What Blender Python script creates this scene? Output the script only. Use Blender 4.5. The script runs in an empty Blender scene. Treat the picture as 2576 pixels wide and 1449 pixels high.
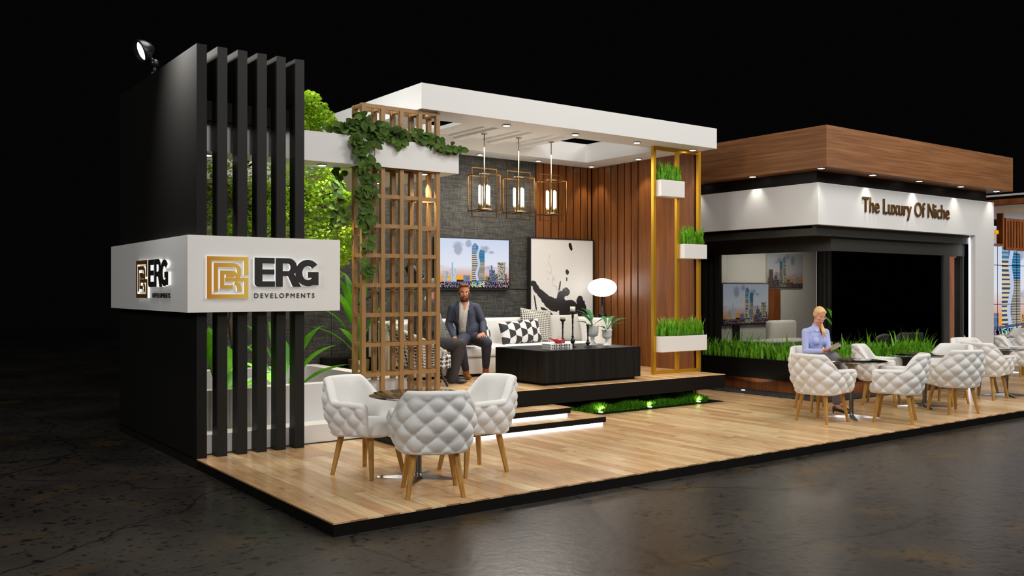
import bpy, bmesh, math, random
import numpy as np
from mathutils import Vector, Matrix, Euler
random.seed(7); np.random.seed(7)
sc = bpy.context.scene
COL = sc.collection
PI = math.pi
def R(d): return math.radians(d)

# ------------------------------------------------------------------ camera
FPX = 2300.0; CAMX, CAMY, CAMZ = -2.8246, -5.9576, 1.65
RX, RY = .80465, -.59376; FX, FY = .59376, .80465
cam_d = bpy.data.cameras.new('camera'); cam = bpy.data.objects.new('camera', cam_d); COL.objects.link(cam)
cam.location = (CAMX, CAMY, CAMZ)
cam.rotation_euler = (R(90), 0, math.atan2(FY, FX) - R(90))
cam_d.sensor_width = 36; cam_d.lens = 36 * FPX / 2576; cam_d.shift_y = 6.0 / 2576
cam_d.clip_start = .05; cam_d.clip_end = 300
sc.camera = cam
sc.view_settings.view_transform = 'Standard'; sc.view_settings.look = 'None'
sc.view_settings.gamma = 1; sc.view_settings.use_curve_mapping = False
sc.view_settings.exposure = 0.0
def W(u, v, Z):           # a point of the place seen at distance Z
    X = (u - 1288) / FPX * Z
    return Vector((CAMX + X * RX + Z * FX, CAMY + X * RY + Z * FY, CAMZ - (v - 730.5) / FPX * Z))

# ------------------------------------------------------------------ materials
M = {}
def s2l(c):
    return tuple((x / 12.92 if x <= .04045 else ((x + .055) / 1.055) ** 2.4) for x in c)
def hexc(h):
    return s2l(tuple(int(h[i:i+2], 16) / 255 for i in (0, 2, 4)))
class N:
    def __init__(s, name):
        s.m = bpy.data.materials.new(name); s.m.use_nodes = True; s.t = s.m.node_tree; s.t.nodes.clear()
        s.out = s.t.nodes.new('ShaderNodeOutputMaterial')
        M[name] = s.m
    def n(s, typ, **kw):
        nd = s.t.nodes.new(typ)
        for k, v in kw.items():
            if k.startswith('i_'):
                nd.inputs[k[2:].replace('_', ' ')].default_value = v
            else: setattr(nd, k, v)
        return nd
    def l(s, a, b): s.t.links.new(a, b)
    def bsdf(s, col=(.8, .8, .8), rough=.5, metal=0, **kw):
        b = s.t.nodes.new('ShaderNodeBsdfPrincipled')
        if col is not None: b.inputs['Base Color'].default_value = (*col, 1)
        b.inputs['Roughness'].default_value = rough; b.inputs['Metallic'].default_value = metal
        for k, v in kw.items(): b.inputs[k.replace('_', ' ')].default_value = v
        s.l(b.outputs[0], s.out.inputs[0]); s.b = b
        return b
def simple(name, col, rough=.5, metal=0, noise=0, nscale=20, bump=0, bscale=200, **kw):
    m = N(name); b = m.bsdf(col, rough, metal, **kw)
    if noise or bump: tc = m.n('ShaderNodeTexCoord')
    if noise:
        nz = m.n('ShaderNodeTexNoise', i_Scale=nscale, i_Detail=5.0); m.l(tc.outputs['Object'], nz.inputs['Vector'])
        mx = m.n('ShaderNodeMix', data_type='RGBA')
        mx.inputs[6].default_value = (*[c * (1 - noise) for c in col], 1); mx.inputs[7].default_value = (*[min(1, c * (1 + noise)) for c in col], 1)
        m.l(nz.outputs['Fac'], mx.inputs[0]); m.l(mx.outputs[2], b.inputs['Base Color'])
    if bump:
        nb = m.n('ShaderNodeTexNoise', i_Scale=bscale, i_Detail=4.0); m.l(tc.outputs['Object'], nb.inputs['Vector'])
        bp = m.n('ShaderNodeBump', i_Strength=bump, i_Distance=.01); m.l(nb.outputs['Fac'], bp.inputs['Height']); m.l(bp.outputs[0], b.inputs['Normal'])
    return m.m
def emit(name, col, strength):
    m = N(name); e = m.n('ShaderNodeEmission'); e.inputs[0].default_value = (*col, 1); e.inputs[1].default_value = strength
    m.l(e.outputs[0], m.out.inputs[0]); return m.m
def woodmat(name, c1, c2, rough=.4, scale=(1, 1, 1), gs=6, spec=.5, rings=3.0, bumpk=.05):
    m = N(name); b = m.bsdf(c1, rough); b.inputs['Specular IOR Level'].default_value = spec
    tc = m.n('ShaderNodeTexCoord'); mp = m.n('ShaderNodeMapping'); mp.inputs['Scale'].default_value = scale
    m.l(tc.outputs['Object'], mp.inputs[0])
    nz = m.n('ShaderNodeTexNoise', i_Scale=gs, i_Detail=8.0, i_Roughness=.6, i_Distortion=.4); m.l(mp.outputs[0], nz.inputs['Vector'])
    n2 = m.n('ShaderNodeTexNoise', i_Scale=gs * .18, i_Detail=2.0); m.l(mp.outputs[0], n2.inputs['Vector'])
    mul = m.n('ShaderNodeMath', operation='MULTIPLY'); m.l(n2.outputs['Fac'], mul.inputs[0]); mul.inputs[1].default_value = rings * 6
    sn = m.n('ShaderNodeMath', operation='SINE'); m.l(mul.outputs[0], sn.inputs[0])
    ad = m.n('ShaderNodeMath', operation='MULTIPLY_ADD'); m.l(sn.outputs[0], ad.inputs[0]); ad.inputs[1].default_value = .12; m.l(nz.outputs['Fac'], ad.inputs[2])
    cr = m.n('ShaderNodeValToRGB'); cr.color_ramp.elements[0].position = .3; cr.color_ramp.elements[1].position = .72
    cr.color_ramp.elements[0].color = (*c2, 1); cr.color_ramp.elements[1].color = (*c1, 1)
    m.l(ad.outputs[0], cr.inputs[0]); m.l(cr.outputs[0], b.inputs['Base Color'])
    bp = m.n('ShaderNodeBump', i_Strength=bumpk, i_Distance=.01); m.l(nz.outputs['Fac'], bp.inputs['Height']); m.l(bp.outputs[0], b.inputs['Normal'])
    return m.m

simple('white_paint', (.68, .678, .67), .55)
simple('white_gloss', (.72, .71, .69), .4)
simple('black_paint', (.013, .0125, .011), .45, **{'Specular IOR Level': .22})
simple('black_panel_shaded', (.008, .0076, .007), .5, **{'Specular IOR Level': .15})  # darker copy of the tower's black, shade of the side panel put in
simple('black_edge', (.004, .0037, .0033), .5, **{'Specular IOR Level': .15})
simple('dark_wall', (.026, .025, .021), .5)
simple('black_metal', (.012, .012, .012), .3, .4)
simple('chrome', (.30, .295, .285), .3, 1)
simple('brass', (.42, .33, .17), .3, 1)
simple('bronze', (.13, .055, .010), .32, .85)
simple('gold_paint', (.62, .33, .025), .36, .75)
simple('dark_bronze', (.16, .085, .03), .35, .6)
simple('fabric_white', (.74, .725, .70), .85, noise=.05, nscale=9, bump=.06, bscale=500)
simple('velvet_white', (.75, .735, .71), .75, noise=.04, nscale=9)
simple('fabric_grey', (.42, .42, .37), .9, noise=.1, nscale=60)
simple('green_grey', (.20, .22, .19), .9)
simple('charcoal', (.018, .018, .02), .6)
simple('skin', (.58, .24, .12), .5, noise=.1, nscale=8)
simple('skin_fair', (.72, .33, .23), .5, noise=.08, nscale=8)
simple('beard', (.16, .055, .018), .8, noise=.3, nscale=60)
simple('hair_brown', (.17, .055, .018), .6, noise=.4, nscale=40)
simple('hair_grey', (.13, .11, .10), .7, noise=.3, nscale=40)
simple('hair_blond', (.72, .46, .20), .5, noise=.25, nscale=30)
simple('lip', (.42, .12, .09), .5)
simple('eye_dark', (.05, .035, .03), .4)
simple('eye_white', (.6, .55, .5), .4)
simple('suit_blue', (.045, .052, .085), .8, noise=.15, nscale=14)
simple('trouser_blue', (.028, .032, .052), .8, noise=.15, nscale=14)
simple('suit_grey', (.035, .034, .038), .8, noise=.15, nscale=14)
simple('shirt_white', (.66, .62, .56), .8, noise=.06, nscale=12)
simple('shirt_blue', (.42, .48, .80), .8, noise=.08, nscale=10)
simple('trouser_grey', (.17, .155, .17), .8, noise=.1, nscale=12)
simple('boot', (.32, .10, .012), .4, noise=.3, nscale=14)
simple('shoe_dark', (.028, .027, .03), .4)
simple('phone', (.25, .2, .17), .3)
simple('bark', (.12, .075, .05), .8, noise=.4, nscale=30)
simple('vine_bark', (.3, .13, .06), .8)
simple('red_ceramic', (.45, .008, .008), .2)
simple('stone_white', (.68, .68, .66), .4)
simple('wax', (.75, .72, .65), .5)
simple('paper', (.72, .71, .69), .6)
simple('ink', (.03, .03, .03), .6)
simple('screen_rim', (.015, .015, .015), .3)
simple('plant_soil', (.01, .008, .006), .9)
simple('yellow_acrylic', (.8, .42, .01), .2, **{'Emission Color': (.8, .42, .01, 1), 'Emission Strength': .35})
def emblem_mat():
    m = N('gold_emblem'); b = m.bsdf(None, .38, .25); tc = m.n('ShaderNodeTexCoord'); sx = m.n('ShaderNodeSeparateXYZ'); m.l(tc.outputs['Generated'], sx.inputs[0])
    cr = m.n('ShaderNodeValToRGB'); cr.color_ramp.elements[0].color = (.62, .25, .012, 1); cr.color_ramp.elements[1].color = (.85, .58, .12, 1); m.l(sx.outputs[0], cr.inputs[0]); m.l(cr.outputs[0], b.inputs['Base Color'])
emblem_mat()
simple('gold_emblem_shaded', (.34, .15, .02), .3, .6)  # darker gold for the left face of the sign, its shade put into the colour
simple('letter_black', (.012, .012, .011), .45)
simple('letter_bronze', (.13, .065, .018), .4, .4)
emit('glow_white', (1, .98, .95), .95)
emit('lens_glow', (.95, .97, 1), 2.0)
emit('led_white', (.92, .94, 1), 5)
emit('lamp_glow', (1, .98, .95), 2.6)
emit('tube_glow', (1, .98, .95), 9)
emit('down_glow', (1, .94, .84), 7)
# leaves: two-sided with some light through
def leafmat(name, c1, c2, trans=.35, rough=.5, nscale=3, vein=0):
    m = N(name); tc = m.n('ShaderNodeTexCoord'); nz = m.n('ShaderNodeTexNoise', i_Scale=float(nscale), i_Detail=3.0); m.l(tc.outputs['Object'], nz.inputs['Vector'])
    cr = m.n('ShaderNodeValToRGB'); cr.color_ramp.elements[0].position = .35; cr.color_ramp.elements[1].position = .65
    cr.color_ramp.elements[0].color = (*c2, 1); cr.color_ramp.elements[1].color = (*c1, 1); m.l(nz.outputs['Fac'], cr.inputs[0])
    d = m.n('ShaderNodeBsdfPrincipled'); d.inputs['Roughness'].default_value = rough; m.l(cr.outputs[0], d.inputs['Base Color'])
    t = m.n('ShaderNodeBsdfTranslucent'); m.l(cr.outputs[0], t.inputs[0])
    mx = m.n('ShaderNodeMixShader'); mx.inputs[0].default_value = trans
    m.l(d.outputs[0], mx.inputs[1]); m.l(t.outputs[0], mx.inputs[2]); m.l(mx.outputs[0], m.out.inputs[0]); return m.m
leafmat('leaf_lime', (.50, .72, .04), (.28, .48, .025), .4, nscale=5)
leafmat('leaf_banana', (.16, .48, .02), (.05, .22, .01), .35, nscale=2)
leafmat('leaf_vine', (.078, .15, .010), (.028, .065, .006), .12, nscale=14, rough=.8)
leafmat('leaf_grass', (.23, .56, .025), (.10, .32, .015), .35, nscale=25)
leafmat('leaf_lawn', (.15, .48, .012), (.06, .24, .006), .3, nscale=40)
leafmat('leaf_vase', (.05, .26, .07), (.02, .12, .04), .2, nscale=14)
woodmat('lattice_wood', hexc('9c784a'), hexc('7e5d34'), .45, (30, 30, 1.6), 3, rings=.5)
woodmat('leg_wood', hexc('b98d46'), hexc('96692c'), .4, (12, 12, 2), 5)
woodmat('wall_wood', hexc('824c20'), hexc('573214'), .38, (14, 14, .5), 3, rings=1)
woodmat('roof_wood', hexc('a07048'), hexc('744a2a'), .5, (.45, .45, 16), 2.0, rings=1.6)
woodmat('frame_wood', hexc('9a5b30'), hexc('6e3c1c'), .45, (10, 10, 1), 3)
woodmat('black_wood', (.011, .0105, .010), (.004, .004, .004), .4, (20, 20, .8), 3, spec=.18)

# plank floor
def plankmat(name):
    m = N(name); b = m.bsdf(None, .25); b.inputs['Specular IOR Level'].default_value = .55
    tc = m.n('ShaderNodeTexCoord'); sx = m.n('ShaderNodeSeparateXYZ'); m.l(tc.outputs['Object'], sx.inputs[0])
    cb = m.n('ShaderNodeCombineXYZ'); m.l(sx.outputs[1], cb.inputs[0]); m.l(sx.outputs[0], cb.inputs[1])
    bk = m.n('ShaderNodeTexBrick', offset=.37, offset_frequency=2, squash=.7, squash_frequency=3)
    bk.inputs['Color1'].default_value = (0, 0, 0, 1); bk.inputs['Color2'].default_value = (1, 1, 1, 1); bk.inputs['Mortar'].default_value = (.5, .5, .5, 1)
    bk.inputs['Scale'].default_value = 1; bk.inputs['Mortar Size'].default_value = .0012; bk.inputs['Brick Width'].default_value = 1.25; bk.inputs['Row Height'].default_value = .135
    m.l(cb.outputs[0], bk.inputs['Vector'])
    # grain, shifted per plank
    mp = m.n('ShaderNodeMapping'); mp.inputs['Scale'].default_value = (1.0, 9, 1); m.l(cb.outputs[0], mp.inputs[0])
    sc_ = m.n('ShaderNodeVectorMath', operation='SCALE'); sc_.inputs['Scale'].default_value = 17.0; m.l(bk.outputs['Color'], sc_.inputs[0])
    ad = m.n('ShaderNodeVectorMath', operation='ADD'); m.l(mp.outputs[0], ad.inputs[0]); m.l(sc_.outputs[0], ad.inputs[1])
    nz = m.n('ShaderNodeTexNoise', i_Scale=2.2, i_Detail=7.0, i_Roughness=.62, i_Distortion=.8); m.l(ad.outputs[0], nz.inputs['Vector'])
    c1 = m.n('ShaderNodeValToRGB'); e = c1.color_ramp.elements; e[0].position = .0; e[0].color = (*hexc('caa073'), 1); e[1].position = 1; e[1].color = (*hexc('ecd0a2'), 1)
    e2 = c1.color_ramp.elements.new(.5); e2.color = (*hexc('dcb787'), 1)
    m.l(bk.outputs['Color'], c1.inputs[0])
    c2 = m.n('ShaderNodeValToRGB'); e = c2.color_ramp.elements; e[0].position = .28; e[0].color = (.50, .36, .27, 1); e[1].position = .56; e[1].color = (1, 1, 1, 1)
    m.l(nz.outputs['Fac'], c2.inputs[0])
    mx = m.n('ShaderNodeMix', data_type='RGBA', blend_type='MULTIPLY'); mx.inputs[0].default_value = .62
    m.l(c1.outputs[0], mx.inputs[6]); m.l(c2.outputs[0], mx.inputs[7])
    # knots
    mk = m.n('ShaderNodeMapping'); mk.inputs['Scale'].default_value = (2.2, 5, 1); m.l(cb.outputs[0], mk.inputs[0])
    vo = m.n('ShaderNodeTexVoronoi', i_Scale=1.0); m.l(mk.outputs[0], vo.inputs['Vector'])
    c3 = m.n('ShaderNodeValToRGB'); e = c3.color_ramp.elements; e[0].position = .02; e[0].color = (.35, .2, .12, 1); e[1].position = .13; e[1].color = (1, 1, 1, 1)
    m.l(vo.outputs['Distance'], c3.inputs[0])
    m2 = m.n('ShaderNodeMix', data_type='RGBA', blend_type='MULTIPLY'); m2.inputs[0].default_value = .6
    m.l(mx.outputs[2], m2.inputs[6]); m.l(c3.outputs[0], m2.inputs[7])
    # seams
    m3 = m.n('ShaderNodeMix', data_type='RGBA'); m.l(bk.outputs['Fac'], m3.inputs[0]); m.l(m2.outputs[2], m3.inputs[6]); m3.inputs[7].default_value = (.3, .17, .08, 1)
    m.l(m3.outputs[2], b.inputs['Base Color'])
    return m.m
plankmat('planks')

def hallmat():
    m = N('hall_concrete'); b = m.bsdf(None, .35); b.inputs['Specular IOR Level'].default_value = .5
    tc = m.n('ShaderNodeTexCoord')
    n1 = m.n('ShaderNodeTexNoise', i_Scale=.55, i_Detail=6.0, i_Roughness=.6); m.l(tc.outputs['Object'], n1.inputs['Vector'])
    c1 = m.n('ShaderNodeValToRGB'); e = c1.color_ramp.elements; e[0].position = .3; e[0].color = (.014, .012, .011, 1); e[1].position = .7; e[1].color = (.052, .045, .037, 1)
    m.l(n1.outputs['Fac'], c1.inputs[0])
    n2 = m.n('ShaderNodeTexNoise', i_Scale=1.3, i_Detail=5.0); m.l(tc.outputs['Object'], n2.inputs['Vector'])
    c2 = m.n('ShaderNodeValToRGB'); e = c2.color_ramp.elements; e[0].position = .58; e[0].color = (0, 0, 0, 1); e[1].position = .72; e[1].color = (1, 1, 1, 1); m.l(n2.outputs['Fac'], c2.inputs[0])
    mx = m.n('ShaderNodeMix', data_type='RGBA'); m.l(c2.outputs[0], mx.inputs[0]); m.l(c1.outputs[0], mx.inputs[6]); mx.inputs[7].default_value = (.075, .048, .018, 1)
    # pits
    n3 = m.n('ShaderNodeTexNoise', i_Scale=16.0, i_Detail=4.0); m.l(tc.outputs['Object'], n3.inputs['Vector'])
    c3 = m.n('ShaderNodeValToRGB'); e = c3.color_ramp.elements; e[0].position = .33; e[0].color = (.12, .12, .12, 1); e[1].position = .43; e[1].color = (1, 1, 1, 1); m.l(n3.outputs['Fac'], c3.inputs[0])
    m2 = m.n('ShaderNodeMix', data_type='RGBA', blend_type='MULTIPLY'); m2.inputs[0].default_value = 1; m.l(mx.outputs[2], m2.inputs[6]); m.l(c3.outputs[0], m2.inputs[7])
    # cracks
    nd = m.n('ShaderNodeTexNoise', i_Scale=1.1, i_Detail=6.0); m.l(tc.outputs['Object'], nd.inputs['Vector'])
    va = m.n('ShaderNodeVectorMath', operation='MULTIPLY_ADD'); m.l(nd.outputs['Color'], va.inputs[0]); va.inputs[1].default_value = (.9, .9, 0); m.l(tc.outputs['Object'], va.inputs[2])
    vo = m.n('ShaderNodeTexVoronoi', feature='DISTANCE_TO_EDGE', i_Scale=.33); m.l(va.outputs[0], vo.inputs['Vector'])
    c4 = m.n('ShaderNodeValToRGB'); e = c4.color_ramp.elements; e[0].position = .0; e[0].color = (.02, .02, .02, 1); e[1].position = .006; e[1].color = (1, 1, 1, 1); m.l(vo.outputs['Distance'], c4.inputs[0])
    m3 = m.n('ShaderNodeMix', data_type='RGBA', blend_type='MULTIPLY'); m3.inputs[0].default_value = .8; m.l(m2.outputs[2], m3.inputs[6]); m.l(c4.outputs[0], m3.inputs[7])
    m.l(m3.outputs[2], b.inputs['Base Color'])
    rr = m.n('ShaderNodeMapRange'); rr.inputs['To Min'].default_value = .2; rr.inputs['To Max'].default_value = .4; m.l(n1.outputs['Fac'], rr.inputs['Value']); m.l(rr.outputs[0], b.inputs['Roughness'])
    bp = m.n('ShaderNodeBump', i_Strength=.25, i_Distance=.01); m.l(n3.outputs['Fac'], bp.inputs['Height']); m.l(bp.outputs[0], b.inputs['Normal'])
hallmat()

def clothwall():
    m = N('woven_wall'); b = m.bsdf(None, .75); tc = m.n('ShaderNodeTexCoord')
    a = m.n('ShaderNodeMapping'); a.inputs['Scale'].default_value = (75, 75, 10); m.l(tc.outputs['Object'], a.inputs[0])
    c = m.n('ShaderNodeMapping'); c.inputs['Scale'].default_value = (5, 5, 55); m.l(tc.outputs['Object'], c.inputs[0])
    n1 = m.n('ShaderNodeTexNoise', i_Scale=1.4, i_Detail=5.0); m.l(a.outputs[0], n1.inputs['Vector'])
    n2 = m.n('ShaderNodeTexNoise', i_Scale=1.0, i_Detail=5.0); m.l(c.outputs[0], n2.inputs['Vector'])
    mu = m.n('ShaderNodeMath', operation='MULTIPLY'); m.l(n1.outputs['Fac'], mu.inputs[0]); m.l(n2.outputs['Fac'], mu.inputs[1])
    cr = m.n('ShaderNodeValToRGB'); e = cr.color_ramp.elements; e[0].position = .15; e[0].color = (.014, .014, .012, 1); e[1].position = .42; e[1].color = (.085, .084, .070, 1)
    m.l(mu.outputs[0], cr.inputs[0]); m.l(cr.outputs[0], b.inputs['Base Color'])
    bp = m.n('ShaderNodeBump', i_Strength=.3, i_Distance=.01); m.l(mu.outputs[0], bp.inputs['Height']); m.l(bp.outputs[0], b.inputs['Normal'])
clothwall()
def gravelmat():
    m = N('gravel'); b = m.bsdf(None, .7); tc = m.n('ShaderNodeTexCoord')
    vo = m.n('ShaderNodeTexVoronoi', i_Scale=45.0); m.l(tc.outputs['Object'], vo.inputs['Vector'])
    cr = m.n('ShaderNodeValToRGB'); e = cr.color_ramp.elements; e[0].color = (.16, .16, .165, 1); e[1].color = (.012, .012, .013, 1); e[1].position = .75; m.l(vo.outputs['Distance'], cr.inputs[0])
    mx = m.n('ShaderNodeMix', data_type='RGBA', blend_type='MULTIPLY'); mx.inputs[0].default_value = .8; m.l(cr.outputs[0], mx.inputs[6]); m.l(vo.outputs['Color'], mx.inputs[7])
    m.l(mx.outputs[2], b.inputs['Base Color'])
    bp = m.n('ShaderNodeBump', i_Strength=1.0, i_Distance=.01, invert=True); m.l(vo.outputs['Distance'], bp.inputs['Height']); m.l(bp.outputs[0], b.inputs['Normal'])
gravelmat()
def attrmat(name, rough=.6, em=0):
    m = N(name); at = m.n('ShaderNodeAttribute', attribute_name='Col')
    if em:
        b = m.bsdf((0, 0, 0), rough); m.l(at.outputs['Color'], b.inputs['Emission Color']); b.inputs['Emission Strength'].default_value = em
    else:
        b = m.bsdf(None, rough); m.l(at.outputs['Color'], b.inputs['Base Color'])
attrmat('printed', .7); attrmat('canvas', .35); attrmat('screen_picture', .25, .95); attrmat('screen_wall', .3, .9); attrmat('screen_dim', .3, .42)
def glassmat(name, tint, rough, fac):
    m = N(name); t = m.n('ShaderNodeBsdfTransparent'); t.inputs[0].default_value = (*tint, 1)
    g = m.n('ShaderNodeBsdfGlossy'); g.inputs['Roughness'].default_value = rough; g.inputs[0].default_value = (1, 1, 1, 1)
    fr = m.n('ShaderNodeFresnel', i_IOR=1.5); ad = m.n('ShaderNodeMath', operation='ADD'); m.l(fr.outputs[0], ad.inputs[0]); ad.inputs[1].default_value = fac
    mx = m.n('ShaderNodeMixShader'); m.l(ad.outputs[0], mx.inputs[0]); m.l(t.outputs[0], mx.inputs[1]); m.l(g.outputs[0], mx.inputs[2]); m.l(mx.outputs[0], m.out.inputs[0])
glassmat('window_glass', (.62, .62, .60), .0, .03)
glassmat('table_glass', (.42, .40, .37), .1, .22)

# ------------------------------------------------------------------ mesh helpers
def Q(v): return Vector(v)
class MB:
    def __init__(s): s.v = []; s.f = []; s.mi = []; s.sm = []; s.cur = 0; s.smooth = False
    def add(s, vs, fs, smooth=None):
        o = len(s.v); s.v += [tuple(p) for p in vs]
        for f in fs:
            s.f.append(tuple(i + o for i in f)); s.mi.append(s.cur); s.sm.append(s.smooth if smooth is None else smooth)
        return s
    def box(s, x0, x1, y0, y1, z0, z1, mat=None):
        vs = [Vector((x, y, z)) for z in (z0, z1) for y in (y0, y1) for x in (x0, x1)]
        if mat: vs = [mat @ v for v in vs]
        return s.add(vs, [(0, 2, 3, 1), (4, 5, 7, 6), (0, 1, 5, 4), (2, 6, 7, 3), (0, 4, 6, 2), (1, 3, 7, 5)], False)
    def bbox(s, x0, x1, y0, y1, z0, z1, b=.01, seg=2, mat=None, smooth=True):
        bm = bmesh.new(); bmesh.ops.create_cube(bm, size=1)
        for v in bm.verts: v.co = ((x0 + x1) / 2 + v.co.x * (x1 - x0), (y0 + y1) / 2 + v.co.y * (y1 - y0), (z0 + z1) / 2 + v.co.z * (z1 - z0))
        bmesh.ops.bevel(bm, geom=bm.edges[:], offset=b, segments=seg, profile=.5, affect='EDGES')
        if mat: bmesh.ops.transform(bm, matrix=mat, verts=bm.verts)
        bm.verts.index_update(); s.add([v.co.copy() for v in bm.verts], [tuple(v.index for v in f.verts) for f in bm.faces], smooth); bm.free(); return s
    def tube(s, pts, rad, n=10, cap=True, smooth=True, sq=False):
        pts = [Vector(p) for p in pts]; rs = rad if isinstance(rad, (list, tuple)) else [rad] * len(pts)
        vs = []; fs = []; up = None
        for i, p in enumerate(pts):
            d = (pts[min(i + 1, len(pts) - 1)] - pts[max(i - 1, 0)]).normalized()
            if up is None: up = Vector((0, 0, 1)) if abs(d.z) < .9 else Vector((1, 0, 0))
            a = d.cross(up); a.normalize(); b2 = a.cross(d).normalized(); up = b2
            for k in range(n):
                t = 2 * PI * (k + (.5 if sq else 0)) / n
                vs.append(p + (a * math.cos(t) + b2 * math.sin(t)) * rs[i])
        for i in range(len(pts) - 1):
            for k in range(n): fs.append((i * n + k, i * n + (k + 1) % n, (i + 1) * n + (k + 1) % n, (i + 1) * n + k))
        if cap: fs.append(tuple(range(n))[::-1]); fs.append(tuple((len(pts) - 1) * n + k for k in range(n)))
        return s.add(vs, fs, smooth)
    def lathe(s, prof, n=24, c=(0, 0, 0), smooth=True, sx=1, sy=1):
        vs = []; fs = []
        for r, z in prof:
            for k in range(n):
                t = 2 * PI * k / n; vs.append((c[0] + r * sx * math.cos(t), c[1] + r * sy * math.sin(t), c[2] + z))
        for i in range(len(prof) - 1):
            for k in range(n): fs.append((i * n + k, i * n + (k + 1) % n, (i + 1) * n + (k + 1) % n, (i + 1) * n + k))
        fs.append(tuple(range(n))[::-1]); fs.append(tuple((len(prof) - 1) * n + k for k in range(n)))
        return s.add(vs, fs, smooth)
    def ell(s, c, r, rot=None, n=16, m=12):
        vs = []; fs = []; c = Vector(c)
        for i in range(m + 1):
            ph = PI * i / m
            for k in range(n):
                t = 2 * PI * k / n; p = Vector((r[0] * math.sin(ph) * math.cos(t), r[1] * math.sin(ph) * math.sin(t), r[2] * math.cos(ph)))
                if rot: p = rot @ p
                vs.append(c + p)
        for i in range(m):
            for k in range(n): fs.append((i * n + k, (i + 1) * n + k, (i + 1) * n + (k + 1) % n, i * n + (k + 1) % n))
        return s.add(vs, fs, True)
    def prism(s, pts2, T, d0, d1, cap_mi=None, side_mi=None):
        """outline (x,z) swept between depths d0..d1 ; T maps (x, depth, z) to space"""
        n = len(pts2); vs = [T(x, d0, z) for x, z in pts2] + [T(x, d1, z) for x, z in pts2]
        keep = s.cur
        if cap_mi is not None: s.cur = cap_mi
        s.add(vs, [tuple(range(n))], False)
        o = len(s.v) - 2 * n
        s.f.append(tuple(o + n + i for i in range(n))[::-1]); s.mi.append(s.cur); s.sm.append(False)
        if side_mi is not None: s.cur = side_mi
        for i in range(n):
            j = (i + 1) % n; s.f.append((o + i, o + n + i, o + n + j, o + j)); s.mi.append(s.cur); s.sm.append(False)
        s.cur = keep; return s
    def build(s, name, mats, parent=None, fix=False):
        me = bpy.data.meshes.new(name); me.from_pydata(s.v, [], s.f)
        if not isinstance(mats, (list, tuple)): mats = [mats]
        for m_ in mats: me.materials.append(M[m_])
        me.polygons.foreach_set('material_index', s.mi); me.polygons.foreach_set('use_smooth', s.sm)
        if fix:
            bm = bmesh.new(); bm.from_mesh(me); bmesh.ops.remove_doubles(bm, verts=bm.verts, dist=1e-5); bmesh.ops.recalc_face_normals(bm, faces=bm.faces); bm.to_mesh(me); bm.free()
        me.update(); o = bpy.data.objects.new(name, me); COL.objects.link(o)
        if parent: o.parent = parent
        return o
def tag(o, label=None, cat=None, group=None, kind=None):
    if label: o['label'] = label
    if cat: o['category'] = cat
    if group: o['group'] = group
    if kind: o['kind'] = kind
    return o
def thing(name, label, cat, loc=(0, 0, 0), rz=0, group=None):
    o = bpy.data.objects.new(name, None); COL.objects.link(o); o.location = loc; o.rotation_euler = (0, 0, rz); o.empty_display_size = .1
    return tag(o, label, cat, group)
def dup(root, loc=None, rz=None, label=None, group=None):
    r = root.copy(); COL.objects.link(r)
    if loc is not None: r.location = loc
    if rz is not None: r.rotation_euler = (0, 0, rz)
    if label: r['label'] = label
    if group: r['group'] = group
    for ch in list(root.children):
        c = ch.copy(); COL.objects.link(c); c.parent = r
        for g in ch.children:
            d = g.copy(); COL.objects.link(d); d.parent = c
    return r
def struct(o, label=None, cat=None):
    o['kind'] = 'structure'
    if label: o['label'] = label
    if cat: o['category'] = cat
    return o
def boxobj(name, b, mat, parent=None, bev=0):
    mb = MB()
    if bev: mb.bbox(*b, b=bev, smooth=False)
    else: mb.box(*b)
    return mb.build(name, mat, parent)
def grid_mesh(name, fn, colfn, nu, nv, mat, parent=None, smooth=True):
    """fn(u,v)->xyz ; colfn(u array, v array)->rgb ; colour per face corner"""
    me = bpy.data.meshes.new(name)
    us = np.linspace(0, 1, nu + 1); vs = np.linspace(0, 1, nv + 1)
    V = [tuple(fn(u, v)) for v in vs for u in us]
    F = [(j * (nu + 1) + i, j * (nu + 1) + i + 1, (j + 1) * (nu + 1) + i + 1, (j + 1) * (nu + 1) + i) for j in range(nv) for i in range(nu)]
    me.from_pydata(V, [], F); me.materials.append(M[mat])
    uu, vv = np.meshgrid((us[:-1] + us[1:]) / 2, (vs[:-1] + vs[1:]) / 2)
    c = np.asarray(colfn(uu.ravel(), vv.ravel())).reshape(-1, 3)
    a = me.color_attributes.new('Col', 'FLOAT_COLOR', 'CORNER')
    cc = np.ones((len(F), 4, 4), np.float32); cc[:, :, :3] = c[:, None, :]
    a.data.foreach_set('color', cc.ravel())
    me.polygons.foreach_set('use_smooth', [smooth] * len(F)); me.update()
    o = bpy.data.objects.new(name, me); COL.objects.link(o)
    if parent: o.parent = parent
    return o
# ================================================================== SETTING
def addf(name, b, mat): 
    return struct(boxobj(name, b, mat))
struct(boxobj('floor', (-30, 60, -30, 40, -.2, -.1), 'hall_concrete'), 'dark cracked polished concrete hall floor', 'floor')

# wood platform
pl = thing('display_platform', 'low platform of light knotty planks with a black edge along the whole stand', 'platform', (0, 0, 0))
boxobj('plank_surface', (0, 24, 0, 6.095, -.012, 0), 'planks', pl)
boxobj('black_edge', (.004, 23.99, .004, 6.09, -.1, -.0125), 'black_edge', pl)

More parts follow.
